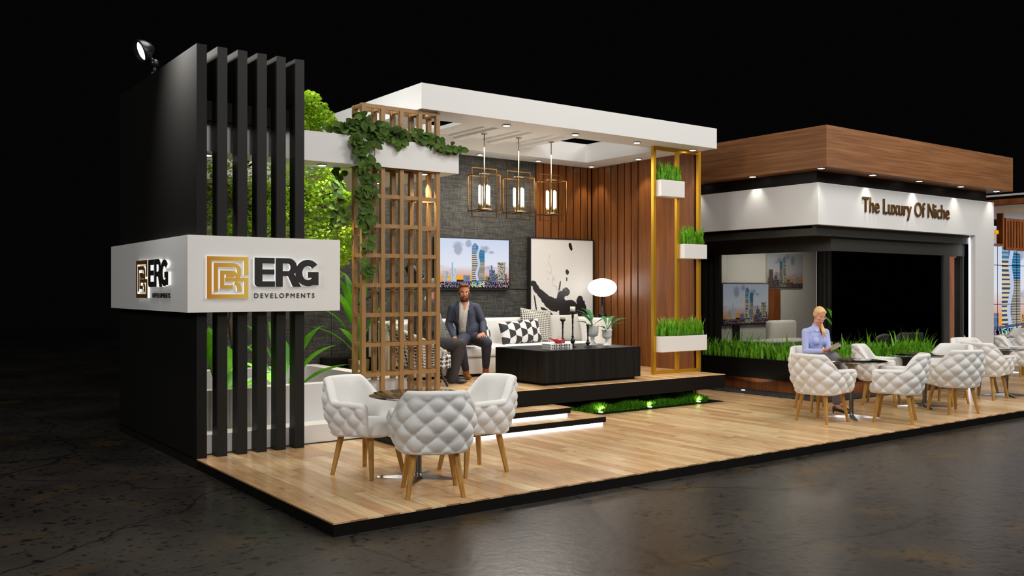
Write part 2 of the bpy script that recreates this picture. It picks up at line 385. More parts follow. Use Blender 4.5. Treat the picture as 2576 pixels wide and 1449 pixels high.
# raised deck and its two steps
dk = thing('raised_deck', 'raised wood deck with a thick black fascia carrying the lounge', 'platform', (0, 0, .205))
o = boxobj('plank_surface', (2.64, 7.805, 3.104, 6.09, .193, .2), 'planks', dk)
o = boxobj('black_fascia', (2.642, 7.80, 3.106, 6.09, 0, .1925), 'black_edge', dk)
boxobj('support', (2.7, 7.6, 3.9, 6.0, -.204, -.001), 'black_edge', dk)
def step(lab, x1, y0, y1, z):
    t = thing('step', lab, 'step', (0, 0, z))
    boxobj('tread', (1.9, x1, y0, y1, .093, .1), 'planks', t); boxobj('riser_board', (1.9, x1 - .002, y0 + .002, y1, .026, .0925), 'black_edge', t)
    boxobj('led_strip', (1.95, x1 - .03, y0 + .03, y0 + .045, .001, .024), 'led_white', t)
    boxobj('step_core', (1.95, x1 - .04, y0 + .05, y1, .0005, .0255), 'black_edge', t)
step('lower and wider of the two plank steps with a glowing strip, resting on the platform', 4.81, 2.43, 3.1, 0)
step('upper and narrower plank step with a glowing strip, under the deck edge', 4.51, 2.75, 3.1, .1)

# lawn bed with ground lights
b = boxobj('lawn_tray', (4.55, 7.77, 3.1, 3.9, .0005, .006), 'black_edge'); tag(b, 'flat black tray in the platform under the deck edge holding the grass', 'tray')

# ------------------------------------------------------------------ tower of fins
tw = thing('slatted_tower', 'tall black tower with six vertical fins at the left end of the stand', 'tower', (0, 3.06, 0))
boxobj('side_panel', (0, .1, 0, 3.035, -.1, 4.066), 'black_panel_shaded', tw)
for k in range(1, 6):
    m = MB(); x = .204 * k; m.box(x, x + .1, 0, .15, 0, 4.066); m.box(x, x + .1, .15, 2.9, 3.39, 4.066); m.build('fin', 'black_paint', tw)
boxobj('crossbeam', (.1, 1.12, .16, .5, 3.36, 3.55), 'black_edge', tw)
# flood lamp on top
fl = thing('floodlight', 'round black floodlight clamped on top of the black tower', 'lamp', (.05, 4.72, 4.0665))
m = MB(); m.tube([(0, 0, 0), (0, 0, .14)], .022, 12); m.box(-.05, .05, -.06, .06, 0, .03); m.tube([(0, 0, .12), W(378, 146, 10.3) - Vector((.05, 4.72, 4.0665))], .025, 10); m.ell((0, 0, .14), (.05, .05, .05)); m.build('bracket', 'black_metal', fl)
hd_ = W(364, 126, 10.3) - Vector((.05, 4.72, 4.0665)); RM = Matrix.Translation(hd_) @ Vector((-1.0, -.12, -.45)).to_track_quat('Z', 'Y').to_matrix().to_4x4()
m = MB(); m.lathe([(.02, -.11), (.06, -.085), (.11, -.02), (.13, .05), (.13, .07), (.12, .07), (.11, .02)], 32)
m.v = [tuple(RM @ Vector(p)) for p in m.v]; lh_ = m.build('lamp_head', 'black_metal', fl)
m = MB(); m.lathe([(.01, .025), (.105, .025), (.105, .03), (.01, .03)], 32); m.v = [tuple(RM @ Vector(p)) for p in m.v]; m.build('lens', 'lens_glow', lh_)

# ------------------------------------------------------------------ sign box
SX, SY = -.115, 2.97
sg = thing('sign_box', 'white box sign with gold emblem and black letters wrapped around the black tower', 'sign', (SX, SY, 1.44))
SZ0, SZ1 = 1.436, 2.186
sgb = MB(); sgb.box(0, 1.6, 0, .086, -.004, SZ1 - 1.44); sgb.box(0, .112, .086, 3.05, -.004, SZ1 - 1.44); sgb.build('box_body', 'white_gloss', sg)
def arc(cx, cz, rx, rz_, a0, a1, n=14):
    return [(cx + rx * math.cos(R(a0 + (a1 - a0) * i / n)), cz + rz_ * math.sin(R(a0 + (a1 - a0) * i / n))) for i in range(n + 1)]
def emblem_shapes():      # units: square of side 1, origin lower left
    t = .112; S = []
    rect = lambda x0, x1, z0, z1: [(x0, z0), (x1, z0), (x1, z1), (x0, z1)]
    S += [rect(0, t, 0, 1), rect(t, 1 - t, 1 - t * .95, 1), rect(1 - t, 1, .56, 1), rect(t, 1 - t, 0, t * .95), rect(1 - t, 1, 0, .5), rect(.42, 1 - t, .405, .5)]
    S += [rect(.16, .16 + t * .92, .165, .845), rect(.263, .63, .745, .845)]
    S += [arc(.63, .655, .19, .19, 90, 0) + arc(.63, .655, .09, .09, 0, 90)]
    S += [rect(.72, .82, .60, .655), arc(.63, .60, .19, .19, 0, -62) + arc(.63, .60, .09, .09, -62, 0)]
    S += [rect(.31, .31 + t * .88, .235, .665), rect(.408, .59, .57, .665), rect(.408, .62, .235, .325), arc(.59, .585, .125, .08, 90, -90), rect(.45, .60, .505, .57)]
    S += [arc(.60, .24, .23, .20, 70, 0) + [(.83, .165), (.72, .165)] + arc(.60, .24, .12, .10, 0, 70)]
    return S
def erg_shapes():         # units: cap height 1
    rect = lambda x0, x1, z0, z1: [(x0, z0), (x1, z0), (x1, z1), (x0, z1)]
    S = []
    S += [[(.0, 1), (.0, .12)] + [(.0 + .12 - .12 * math.cos(R(a)), .12 - .12 * math.sin(R(a))) for a in (0, 30, 60, 90)] + [(.27, 0), (.27, 1)]]
    S += [rect(.27, .69, .80, 1), rect(.27, .68, .42, .60), rect(.27, .70, 0, .19)]
    S += [rect(.72, .97, 0, 1), rect(.97, 1.17, .81, 1), rect(.97, 1.16, .37, .55)]
    S += [arc(1.17, .685, .30, .315, 90, -90, 20) + arc(1.16, .68, .08, .13, -90, 90, 10)]
    S += [[(1.12, .45), (1.38, .45), (1.62, 0), (1.32, 0)]]
    S += [arc(1.86, .49, .45, .47, 40, 322, 40) + arc(1.86, .49, .20, .25, 322, 40, 30)]
    S += [rect(1.86, 2.25, .32, .53), rect(2.03, 2.25, .06, .4)]
    return S
def put_shapes(S, name, T, d, mats, parent, sc_=1, ox=0, oz=0, sxk=1):
    m = MB(); b_ = MB()
    for i_, sh in enumerate(S):
        pts = [(ox + x * sc_ * sxk, oz + z * sc_) for x, z in sh]
        m.prism(pts, T, -d - i_ * .00012, -d + .002); b_.prism(pts, T, -d + .0021 + i_ * .00005, 0)
    o = m.build(name, mats[0], parent); b_.build('glow_edge', mats[1], o); return o
def textobj(txt, size, name, mat, parent, T, spacing=1.0, off=0.0, depth=.006, sx=1.0):
    cu = bpy.data.curves.new('txt', 'FONT'); cu.body = txt; cu.size = size; cu.space_character = spacing; cu.offset = off; cu.extrude = depth / 2; cu.resolution_u = 3
    ob = bpy.data.objects.new('txt', cu); COL.objects.link(ob)
    dg = bpy.context.evaluated_depsgraph_get(); me = bpy.data.meshes.new_from_object(ob.evaluated_get(dg))
    bpy.data.objects.remove(ob)
    for v in me.vertices: v.co = T(v.co.x * sx, -v.co.z - depth / 2, v.co.y)
    me.materials.clear(); me.materials.append(M[mat]); me.name = name
    o = bpy.data.objects.new(name, me); COL.objects.link(o); o.parent = parent; return o
TF = lambda x, d, z: Vector((x, d, z))                 # on a face looking to -y (x right)
TL = lambda x, d, z: Vector((d, 2.95 - x, z))          # on the left face, running toward the front
TY = lambda y: 2.95 - (y - SY)
# front face logo : emblem 525..625 px wide -> metres
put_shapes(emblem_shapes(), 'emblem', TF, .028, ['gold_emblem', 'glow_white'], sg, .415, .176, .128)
put_shapes(erg_shapes(), 'lettering', TF, .03, ['letter_black', 'glow_white'], sg, .293, .652, .246, 1.045)
textobj('DEVELOPMENTS', .068, 'lettering', 'letter_black', sg, lambda x, d, z: Vector((.655 + x, -.001 + d, .134 + z)), 1.42, 0, .006, 1.0)
put_shapes(emblem_shapes(), 'emblem', TL, .028, ['gold_emblem_shaded', 'glow_white'], sg, .41, TY(4.74), .128, 1.12)
put_shapes(erg_shapes(), 'lettering', TL, .03, ['letter_black', 'glow_white'], sg, .29, TY(4.24), .246, 1.12)
textobj('DEVELOPMENTS', .068, 'lettering', 'letter_black', sg, lambda x, d, z: Vector((-.001 + d, 2.95 - (TY(4.17) + x), .134 + z)), 1.42, 0, .006, .98)

# ------------------------------------------------------------------ white planter wall with ledge
pw = thing('garden_planter', 'long white walled garden planter with a low ledge behind the black fins', 'planter', (.1, 3.2, 0))
boxobj('ledge', (.02, 2.52, .03, .32, .012, .2), 'white_paint', pw)
boxobj('plinth', (.02, 2.52, .022, .3, 0, .012), 'dark_wall', pw)
m = MB(); m.box(.02, 2.52, .32, .52, 0, .61); m.box(2.32, 2.52, .52, 2.88, 0, .61); m.box(.02, 2.32, 2.68, 2.88, 0, .61); m.build('wall', 'white_paint', pw)
boxobj('soil', (.02, 2.32, .52, 2.68, 0, .28), 'plant_soil', pw)

# ------------------------------------------------------------------ walls of the lounge
m = MB()
xs = [-.0 + .105, 1.5, 2.86, 4.68, 6.56]
for a, b_ in zip(xs[:-1], xs[1:]):
    for z0, z1 in ((0, 1.66), (1.672, 3.78)): m.box(a + .004, b_ - .004, 6.10, 6.16, z0, z1)
m.cur = 1; m.box(.105, 6.56, 6.13, 6.17, 0, 3.78)
struct(m.build('wall_back', ['woven_wall', 'black_edge']), 'dark grey woven texture back wall of the lounge', 'wall')
m = MB(); xk = 6.565
while xk < 7.8:
    x2 = min(xk + .1635, 7.80); m.bbox(xk + .015, x2 - .015, 6.09, 6.12, .405, 3.785, b=.003, smooth=False); xk += .1635
m.cur = 1; m.box(6.56, 7.95, 6.125, 6.16, .405, 3.785)
struct(m.build('wall_rear', ['wall_wood', 'black_edge']), 'vertical brown wood slats beside the dark woven wall', 'wall')
m = MB(); yk = 6.09
while yk > 5.05:
    m.bbox(7.80, 7.83, yk - .149, yk - .015, .405, 3.785, b=.003, smooth=False); yk -= .164
m.box(7.806, 7.83, 3.73, yk - .008, .0, 3.785)
m.cur = 1; m.box(7.83, 7.86, 3.74, 6.09, .405, 3.785)
m.cur = 0; m.box(7.86, 7.90, 3.73, 6.09, .0, 3.785)
struct(m.build('wall_right', ['wall_wood', 'black_edge']), 'brown wood side wall of the lounge, slatted at the far end and plain near the gold frame', 'wall')

# ------------------------------------------------------------------ white canopies
def downlight(x, y, z, lab, group, r=.055, watt=30, blend=.5, cone=75, sq=False, par=None, col=(1, .86, .66)):
    t = thing('downlight', lab, 'ceiling light', (x, y, z), 0, group)
    m = MB(); m.lathe([(r * .8, -.001), (r, -.001), (r, -.012), (r * .92, -.016), (r * .8, -.012)], 20); m.build('trim_ring', 'chrome', t)
    m = MB(); m.lathe([(.001, -.0125), (r * .8, -.0125), (r * .78, -.0165), (.001, -.0165)], 16, smooth=False); m.build('bulb', 'down_glow', t)
    l = bpy.data.lights.new('spot', 'SPOT'); l.energy = watt; l.spot_size = R(cone); l.spot_blend = blend; l.shadow_soft_size = .04; l.color = col
    lo = bpy.data.objects.new('spot_lamp', l); COL.objects.link(lo); lo.location = (0, 0, -.03); lo.parent = t
    return t
cn = thing('garden_canopy', 'low white ring canopy over the garden, with the creeper on it', 'canopy', (.1, 3.33, 3.062))
m = MB(); HT = .322
X1 = 3.128; Y1 = 2.76
m.box(0, 1.80, 0, .45, 0, HT); m.box(1.80, 2.90, 0, .028, 0, HT); m.box(1.80, 2.90, .28, .45, 0, HT); m.box(2.90, X1, 0, .45, 0, HT); m.box(1.79, X1, .45, Y1 - .45, 0, HT); m.box(0, 1.79, Y1 - .45, Y1, 0, HT + .4); m.box(1.79, X1, Y1 - .45, Y1, 0, HT)
m.build('ring', 'white_paint', cn)
ZB = 3.062
for i, (x, y) in enumerate(((.26, 3.54), (1.54, 3.54), (2.86, 3.54), (2.86, 4.69), (.9, 5.86), (2.1, 5.86))):
    downlight(x, y, ZB, 'round recessed downlight under the low white garden canopy', 'downlights of the garden canopy', watt=95)

rf = thing('roof_canopy', 'large white ring roof over the lounge with three lit cross panels', 'roof', (2.69, 3.303, 3.786))
RXL = 5.157; RYL = 2.79; H0 = .303
m = MB()
m.box(0, RXL, 0, .537, 0, H0); m.box(0, RXL, 2.29, RYL, 0, H0); m.box(0, .55, .537, 2.29, 0, H0); m.box(4.56, RXL, .537, 2.29, 0, H0)
m.build('ring', 'white_paint', rf)
m = MB(); m.box(1.50, 3.50, .537, 2.29, .19, .24)
m.build('centre_panel', 'white_paint', rf)
for x in (2.0, 2.62, 3.24):
    m = MB(); m.box(x - .07, x + .07, .537, 2.29, .13, .19); m.box(x - .16, x + .16, .54, 2.288, .165, .19); m.build('cross_beam', 'white_paint', rf)
for (x, y) in ((2.96, 3.57), (4.12, 3.57), (5.28, 3.57), (6.44, 3.57), (7.61, 3.57), (2.96, 5.87), (4.12, 5.87), (5.28, 5.87), (6.44, 5.87), (7.6, 5.87), (7.61, 4.735)):
    downlight(x, y, 3.786, 'round recessed downlight under the large white lounge roof', 'downlights of the lounge roof', watt=34)

# ------------------------------------------------------------------ lattice screen
LX0, LX1, LY0, LY1, LZ = 1.945, 2.985, 3.365, 3.60, 3.77
lt = thing('lattice_screen', 'freestanding wooden lattice screen with two layers of posts and rails, carrying the creeper', 'screen', (LX0, LY0, .2))
LW, LD, LH = 1.04, .25, 3.575; pw_ = .052
nx = 5
for j, yy in enumerate((0, LD - pw_)):
    for i in range(nx):
        x = i * (LW - pw_) / (nx - 1)
        boxobj('post', (x, x + pw_, yy, yy + pw_, 0, LH), 'lattice_wood', lt)
nr = 9
zs = [.466 + k * (LH - .466 - .045) / nr for k in range(nr + 1)]
for z in zs:
    m = MB()
    for i in range(nx - 1):
        x = i * (LW - pw_) / (nx - 1) + pw_; x2 = (i + 1) * (LW - pw_) / (nx - 1)
        m.box(x, x2, .006, .030, z, z + .045); m.box(x, x2, LD - .03, LD - .006, z, z + .045)
    for i in range(nx):
        x = i * (LW - pw_) / (nx - 1); m.box(x + .008, x + pw_ - .008, pw_, LD - pw_, z, z + .045)
    m.build('rail', 'lattice_wood', lt)

# ------------------------------------------------------------------ gold frame and its boxes
GX, GY = 6.835, 3.66
gf = thing('gold_frame', 'tall thin gold metal frame with three uprights standing on the deck edge', 'frame', (GX, GY, .405))
for x in (.035, .53, 1.005): boxobj('upright', (x, x + .052, 0, .05, 0, 3.38), 'gold_paint', gf)
m = MB(); m.box(.087, 1.005, .004, .046, 0, .05); m.build('bottom_rail', 'gold_paint', gf)
m = MB(); m.box(.087, 1.005, .004, .046, 3.33, 3.38); m.build('top_rail', 'gold_paint', gf)

def blades(m, x0, x1, y0, y1, z, n, h0, h1, w=.012, lean=.35, rnd=random):
    for _ in range(n):
        x = rnd.uniform(x0, x1); y = rnd.uniform(y0, y1); h = rnd.uniform(h0, h1); a = rnd.uniform(0, 2 * PI); L = rnd.uniform(.1, lean) * h
        dx, dy = math.cos(a), math.sin(a); px, py = -dy * w / 2, dx * w / 2; ks = 4; vs = []
        for k in range(ks + 1):
            t = k / ks; ww = (1 - t ** 1.8) * (.55 + 1.1 * t * (1 - t) * 2); bx = x + dx * L * t * t; by = y + dy * L * t * t; bz = z + h * (t - .18 * t * t * (L / h) * 2)
            vs += [(bx - px * ww, by - py * ww, bz), (bx + px * ww, by + py * ww, bz)]
        m.add(vs, [(2 * k, 2 * k + 1, 2 * k + 3, 2 * k + 2) for k in range(ks)], True)
    return m
def grassbox(lab, x, y, z, w, d, h, n, rnd):
    t = thing('flower_box', lab, 'planter', (x, y, z))
    m = MB(); m.bbox(0, w, 0, d, 0, h, b=.008, seg=2, smooth=False); bx_ = m.build('box', 'white_gloss', t)
    boxobj('soil', (.012, w - .012, .012, d - .012, h, h + .004), 'plant_soil', bx_)
    m = MB(); blades(m, .03, w - .03, .03, d - .03, h, n, .12, .34, .038, .4, rnd); g = m.build('foliage', 'leaf_grass', t); g['kind'] = 'stuff'
r_ = random.Random(3)
grassbox('upper short white box of grass hung left in the gold frame', GX + .09, GY - .105, 3.04, .50, .16, .245, 130, r_)
grassbox('middle short white box of grass hung right in the gold frame', GX + .585, GY - .105, 2.13, .50, .16, .22, 130, r_)
grassbox('long white box of grass across the bottom of the gold frame', GX + .09, GY - .105, .735, .995, .16, .235, 250, r_)
# ================================================================== PICTURES
def fbm(x, y, seed=0, oct=5):
    r = np.random.RandomState(seed); out = np.zeros_like(x); amp = 1; tot = 0
    for o in range(oct):
        G = r.rand(64, 64); fx = x * 2 ** o; fy = y * 2 ** o; ix = np.floor(fx).astype(int); iy = np.floor(fy).astype(int); tx = fx - ix; ty = fy - iy
        tx = tx * tx * (3 - 2 * tx); ty = ty * ty * (3 - 2 * ty)
        g = lambda a, b: G[a % 64, b % 64]
        out += amp * ((g(ix, iy) * (1 - tx) + g(ix + 1, iy) * tx) * (1 - ty) + (g(ix, iy + 1) * (1 - tx) + g(ix + 1, iy + 1) * tx) * ty); tot += amp; amp *= .5
    return out / tot
def skyline(u, v):        # evening city skyline, u right, v up
    c = np.zeros((u.size, 3)); L = lambda a: np.array(a)
    t = np.clip((v - .2) / .8, 0, 1)[:, None]
    top = L([.80, .85, .95]); mid = L([.93, .93, .95]); 
    c[:] = mid * (1 - t) + top * t
    low = np.clip((.45 - v) / .3, 0, 1)[:, None]; c = c * (1 - low) + L([.80, .50, .42]) * low
    glow = (np.exp(-((v - .19) / .06) ** 2) * np.exp(-((u - .3) / .28) ** 2))[:, None]; c = c * (1 - glow) + L([1., .68, .12]) * glow
    cl = np.clip((fbm(u * 7, v * 12, 5) - .52) * 5, 0, 1) * np.exp(-((v - .42) / .06) ** 2); c = c * (1 - .5 * cl[:, None]) + L([.45, .40, .50]) * .6 * cl[:, None]
    for (cx, cy, rx, ry, s) in ((.29, .82, .075, .13, 2), (.43, .90, .04, .07, 9), (.66, .80, .06, .07, 4), (.74, .74, .04, .03, 6)):
        d = ((u - cx) / rx) ** 2 + ((v - cy) / ry) ** 2; k = np.clip(1.5 - d + (fbm(u * 14, v * 14, s) - .5) * 2.6, 0, 1)[:, None] * .8; c = c * (1 - k) + L([.60, .62, .70]) * k
    rnd = np.random.RandomState(3)
    def hsh(a, b): return np.abs(np.sin(a * 12.9898 + b * 78.233) * 43758.5453) % 1
    def bld(x0, x1, h, col, wc, nx, ny, lit=.5, base=.0):
        nonlocal c
        k = (u > x0) & (u < x1) & (v < h) & (v > base); a = np.floor((u - x0) / (x1 - x0) * nx); b = np.floor(v * ny); fx = ((u - x0) / (x1 - x0) * nx) % 1; fy = (v * ny) % 1
        w = (hsh(a, b) < lit) & (fx > .2) & (fy > .3); c[k] = L(col); c[k & w] = L(wc)
    bld(.09, .16, .34, [.62, .64, .68], [.85, .80, .70], 7, 40, .5)
    bld(.19, .26, .40, [.66, .74, .82], [.80, .84, .86], 5, 60, .5); bld(.205, .222, .52, [.6, .7, .8], [.6, .7, .8], 1, 10)
    bld(.36, .45, .26, [.36, .42, .58], [.5, .55, .68], 8, 60, .5); bld(.27, .36, .17, [.14, .08, .08], [.5, .3, .1], 8, 60, .2)
    bld(.72, .80, .38, [.22, .29, .42], [.62, .62, .58], 9, 55, .5); bld(.745, .765, .47, [.3, .4, .6], [.3, .4, .6], 1, 9)
    bld(.67, .73, .24, [.2, .22, .2], [.7, .62, .3], 8, 60, .5); bld(.80, .97, .30, [.25, .27, .30], [.70, .66, .52], 12, 70, .45)
    bld(.84, .95, .53, [.36, .35, .34], [.92, .88, .78], 12, 60, .6); bld(.83, .965, .545, [.75, .72, .64], [.75, .72, .64], 1, 3, .5, .525)
    # main tower: balconied left shaft, white blade, glass right shaft
    k = (u > .478 + (v > .3) * .0) & (u < .568) & (v < .93 - np.abs(u - .52) * 1.6) & (v > .1); fy = (v * 26) % 1
    c[k] = L([.22, .30, .42]); c[k & (fy > .45) & (u < .548 - .012 * np.sin(v * 9))] = L([.88, .80, .64]); c[k & (v > .72)] = c[k & (v > .72)] * .4 + L([.32, .55, .78]) * .6
    k = (u > .566) & (u < .655) & (v < .80 - (u - .58) * .45) & (v > .1); fy = (v * 44) % 1; c[k] = L([.30, .58, .74]); c[k & (fy > .5)] = L([.16, .30, .45]); kk = k & (v < .55); c[kk] = L([.66, .64, .58]); c[kk & (fy > .6)] = L([.40, .38, .36])
    xb = .545 + .035 * v + .012 * np.sin(v * 16); k = (np.abs(u - xb) < .017) & (v < .80) & (v > .1); c[k] = L([.74, .80, .92])
    # ground band
    g = fbm(u * 120, v * 70, 8, 3); k = v < .13; c[k] = L([.09, .11, .22]); c[k & (g > .56)] = L([.50, .52, .66]); c[k & (g > .68)] = L([.98, .66, .3]); c[k & (g < .40)] = L([.03, .04, .07])
    k = (v < .15) & (v > .03) & (u > .46) & (u < .66) & (g > .44); c[k] = L([.25, .80, .90]); c[k & (g > .53)] = L([1., .82, .5])
    yb = .115 + .10 * np.clip((u - .25), 0, 1); k = (np.abs(v - yb) < .012) & (u > .15); c[k] = L([.32, .34, .46])
    k = v < .012; c[k] = L([.02, .02, .03])
    return np.clip(c, 0, 1) ** 2.1
def flat_picture(name, p0, du, dv, colfn, nu, nv, mat, parent):
    p0 = Vector(p0); du = Vector(du); dv = Vector(dv)
    return grid_mesh(name, lambda u, v: p0 + du * u + dv * v, colfn, nu, nv, mat, parent, False)
# wall television of the lounge
tv = thing('television', 'flat wall television showing an evening city skyline on the dark woven wall', 'television', (4.575, 6.03, 1.672))
boxobj('casing', (-.02, 1.40, .0, .068, -.012, .80), 'screen_rim', tv)
flat_picture('screen', (0, -.002, .012), (1.38, 0, 0), (0, 0, .776), skyline, 300, 170, 'screen_picture', tv)
# ink painting
def inkpaint(u, v):
    c = np.ones((u.size, 3)) * np.array([.70, .69, .655]); n = fbm(u * 9, v * 9, 21); n2 = fbm(u * 30, v * 30, 22)
    ink = np.zeros(u.size, bool)
    def blob(x, y, rx, ry, ang=0, jit=.5):
        nonlocal ink
        a = R(ang); dx = (u - x) * math.cos(a) + (v - y) * math.sin(a); dy = -(u - x) * math.sin(a) + (v - y) * math.cos(a)
        ink |= ((dx / rx) ** 2 + (dy / ry) ** 2 + (n - .5) * jit * 2 + (n2 - .5) * jit) < 1
    # v measured with the picture 1.0 high; lower third holds the big stroke
    blob(.04, .50, .05, .03, 0, .3); blob(.09, .44, .045, .07, 40, .3); blob(.20, .36, .16, .05, -32, .4); blob(.36, .27, .20, .075, -18, .7)
    blob(.50, .34, .085, .085, 20, .7); blob(.55, .40, .07, .05, 0, .6); blob(.62, .24, .15, .085, -10, .6); blob(.80, .24, .09, .085, 0, .5); blob(.58, .17, .16, .07, 0, .5); blob(.78, .31, .06, .05, 30, .4); blob(.82, .17, .12, .045, 0, .4)
    blob(.455, .47, .014, .07, -12, .5); blob(.075, .27, .012, .11, 12, .6); blob(.24, .19, .11, .022, -25, .8)
    blob(.63, .925, .022, .045, 25, .7); blob(.58, .63, .025, .03, 25, .9); blob(.57, .55, .01, .02, 0, .9)
    hole = (((u - .565) / .035) ** 2 + ((v - .335) / .025) ** 2 < 1)
    c[ink & ~hole] = (.012, .012, .012)
    lines = (np.abs(fbm(u * 4, v * 3, 31) - .5) < .006) & (u > .25) & (u < .62) & (v > .42) & (v < .84); c[lines] = (.42, .41, .38)
    return c
pa = thing('ink_painting', 'tall framed white canvas with a black ink splash leaning behind the sofa', 'painting', (6.36, 5.985, 1.0))
m = MB(); PW, PH = 1.40, 1.53
m.box(0, .02, 0, .075, 0, PH); m.box(PW - .02, PW, 0, .075, 0, PH); m.box(.02, PW - .02, 0, .075, PH - .02, PH); m.box(.02, PW - .02, 0, .075, 0, .02); m.box(.02, PW - .02, .03, .07, .02, PH - .02); m.build('frame', 'screen_rim', pa)
flat_picture('canvas', (.02, .012, .02), (PW - .04, 0, 0), (0, 0, PH - .04), inkpaint, 190, 210, 'canvas', pa)

# ================================================================== SOFA
sf = thing('sofa', 'long white fabric sofa with box arms against the back wall', 'sofa', (3.35, 4.9, .405))
SL = 3.86
m = MB(); m.bbox(.03, SL - .03, .04, .98, .04, .275, b=.02); m.build('base', 'fabric_white', sf)
boxobj('foot_plinth', (.08, SL - .08, .08, .9, 0, .0395), 'black_edge', sf)
for i in range(2):
    x0 = .30 + i * (SL - .6) / 2; x1 = .30 + (i + 1) * (SL - .6) / 2 - .006
    m = MB(); m.bbox(x0, x1, 0, .74, .28, .43, b=.045, seg=4); sc_ = m.build('seat_cushion', 'fabric_white', sf)
    m = MB(); m.tube([(x0 + .03, .006, .30), (x1 - .03, .006, .30)], .007, 6); m.build('piping', 'fabric_grey', sc_)
m = MB(); m.bbox(.29, SL - .29, .72, 1.0, .276, .815, b=.05, seg=4); m.build('backrest', 'fabric_white', sf)
for x0 in (0, SL - .285):
    m = MB(); m.bbox(x0, x0 + .285, .02, 1.02, .042, .80, b=.035, seg=4); m.build('arm', 'fabric_white', sf)

# cushions: soft square pads with printed cloth
def pillow(name, lab, w, h, d, colfn, loc, rot, mat='printed', group=None, ns=(80, 56)):
    t = thing(name, lab, 'cushion', loc, 0, group); t.rotation_euler = rot
    def f(sgn):
        def g(u, v):
            a = 2 * u - 1; b = 2 * v - 1; e = (1 - abs(a) ** 2.6) * (1 - abs(b) ** 2.6); e = max(e, 0) ** .5
            pin = 1 - .055 * (1 - abs(b) ** 2) * abs(a) - 0; pin2 = 1 - .055 * (1 - abs(a) ** 2) * abs(b)
            return (a * w / 2 * pin, sgn * d / 2 * e, b * h / 2 * pin2)
        return g
    grid_mesh('front_cover', f(-1), colfn, ns[0], ns[1], mat, t); grid_mesh('back_cover', f(1), colfn, ns[0], ns[1], mat, t)
    return t
def hexprint(u, v, nx=4.6, ny=3.1):    # tumbling dark/light quarters
    x = u * nx; y = v * ny; row = np.floor(y); fy = y - row; xs_ = x + .5 * (row % 2); fx = xs_ - np.floor(xs_)
    edge = .5 + .18 * np.sin(fy * PI * 2); d = (fx < edge); 
    c = np.ones((u.size, 3)) * .72; c[d] = (.02, .02, .02); return c
def hexcl(u, v):
    nx, ny = 7.0, 3.4; x = u * nx; k = np.floor(x); fx = x - k; y = v * ny
    r = np.floor(y); best = np.zeros(u.size, int)
    def edge(j): return j + np.where(j % 2 == 0, 1, -1) * np.where(k % 2 == 0, 1, -1) * .42 * (fx - .5)
    r = np.where(y < edge(r), r - 1, r); r = np.where(y >= edge(r + 1), r + 1, r)
    c = np.ones((u.size, 3)) * .72; c[((r + k) % 2) == 0] = (.022, .022, .022); return c
def gingham(u, v):
    a = (u * 17) % 1; b = (v * 17) % 1; c = np.ones((u.size, 3)) * np.array([.70, .66, .58]); s = ((a < .5) ^ (b < .5)); c[s] = (.42, .40, .36); c[(a < .5) & (b < .5)] = (.025, .025, .03); return c
def plain(col): return lambda u, v: np.ones((u.size, 3)) * np.array(col)
pillow('cushion', 'oblong cushion with black and white hexagon print, middle of the sofa', .80, .37, .2, hexcl, (5.66, 5.32, 1.01), (R(-14), R(-3), R(3)), ns=(190, 96))
pillow('cushion', 'hexagon print cushion half hidden beside the seated man in blue', .52, .36, .2, hexcl, (4.92, 5.35, 1.01), (R(-14), R(4), R(24)), ns=(130, 90))
pillow('cushion', 'black and cream checked square cushion behind the hexagon print cushion', .58, .52, .17, gingham, (6.08, 5.47, 1.10), (R(-12), R(5), R(-6)), ns=(68, 68))
pillow('cushion', 'plain light grey cushion at the right end of the sofa', .62, .44, .2, plain((.46, .45, .42)), (6.62, 5.42, 1.05), (R(-14), 0, R(-4)), ns=(24, 24))
pillow('cushion', 'plain grey green cushion behind the right arm of the man in blue', .50, .46, .18, plain((.25, .26, .23)), (4.12, 5.42, 1.06), (R(-12), R(-8), R(10)), ns=(24, 24))
pillow('cushion', 'small striped grey cushion just behind the man in blue', .42, .36, .15, lambda u, v: np.where(((v * 14) % 1 < .5)[:, None], np.array([.30, .30, .26]), np.array([.10, .10, .09])), (4.42, 5.50, 1.02), (R(-12), 0, R(0)), ns=(24, 42))

# ================================================================== COFFEE TABLE
ct = thing('coffee_table', 'large low black wood block coffee table on a recessed plinth', 'table', (4.56, 3.34, .405))
m = MB(); m.box(.004, 1.726, .004, 1.096, .035, .44); m.bbox(0, 1.73, 0, 1.1, .44, .455, b=.003, seg=1, smooth=False)
for k_ in range(12): m.box(.144 * k_ + .0015, .144 * k_ + .1425, 0, .004, .035, .44)
for k_ in range(7): m.box(0, .004, .157 * k_ + .0015, .157 * k_ + .1555, .035, .44)
m.build('block', 'black_wood', ct)
boxobj('plinth', (.06, 1.67, .06, 1.04, 0, .0345), 'black_edge', ct)
TZ = .8602
def grooves(): pass
bk = MB()
def book(lab, x, y, z, rz):
    t = thing('book', lab, 'book', (x, y, z), rz)
    m = MB(); m.box(-.17, .17, -.12, .12, 0, .004); m.box(-.17, .17, -.12, .12, .032, .036); m.box(-.17, .17, -.12, -.116, .004, .032); m.build('cover', 'paper', t)
    m = MB(); m.box(-.165, .165, -.1155, .115, .0045, .0315); m.build('pages', 'paper', t)
    m = MB()
    for k in range(11):
        h = .010 + .006 * ((k * 7) % 3); m.box(-.145 + k * .026, -.130 + k * .026, -.1225, -.1201, .018 - h / 1.2, .018 + h / 1.2)
    m.build('spine_marks', 'ink', t)
book('lower white book of the pair on the black coffee table', 4.98, 3.60, TZ, R(-8)); book('upper white book of the pair, under the red bowl', 4.98, 3.60, TZ + .0365, R(-8))
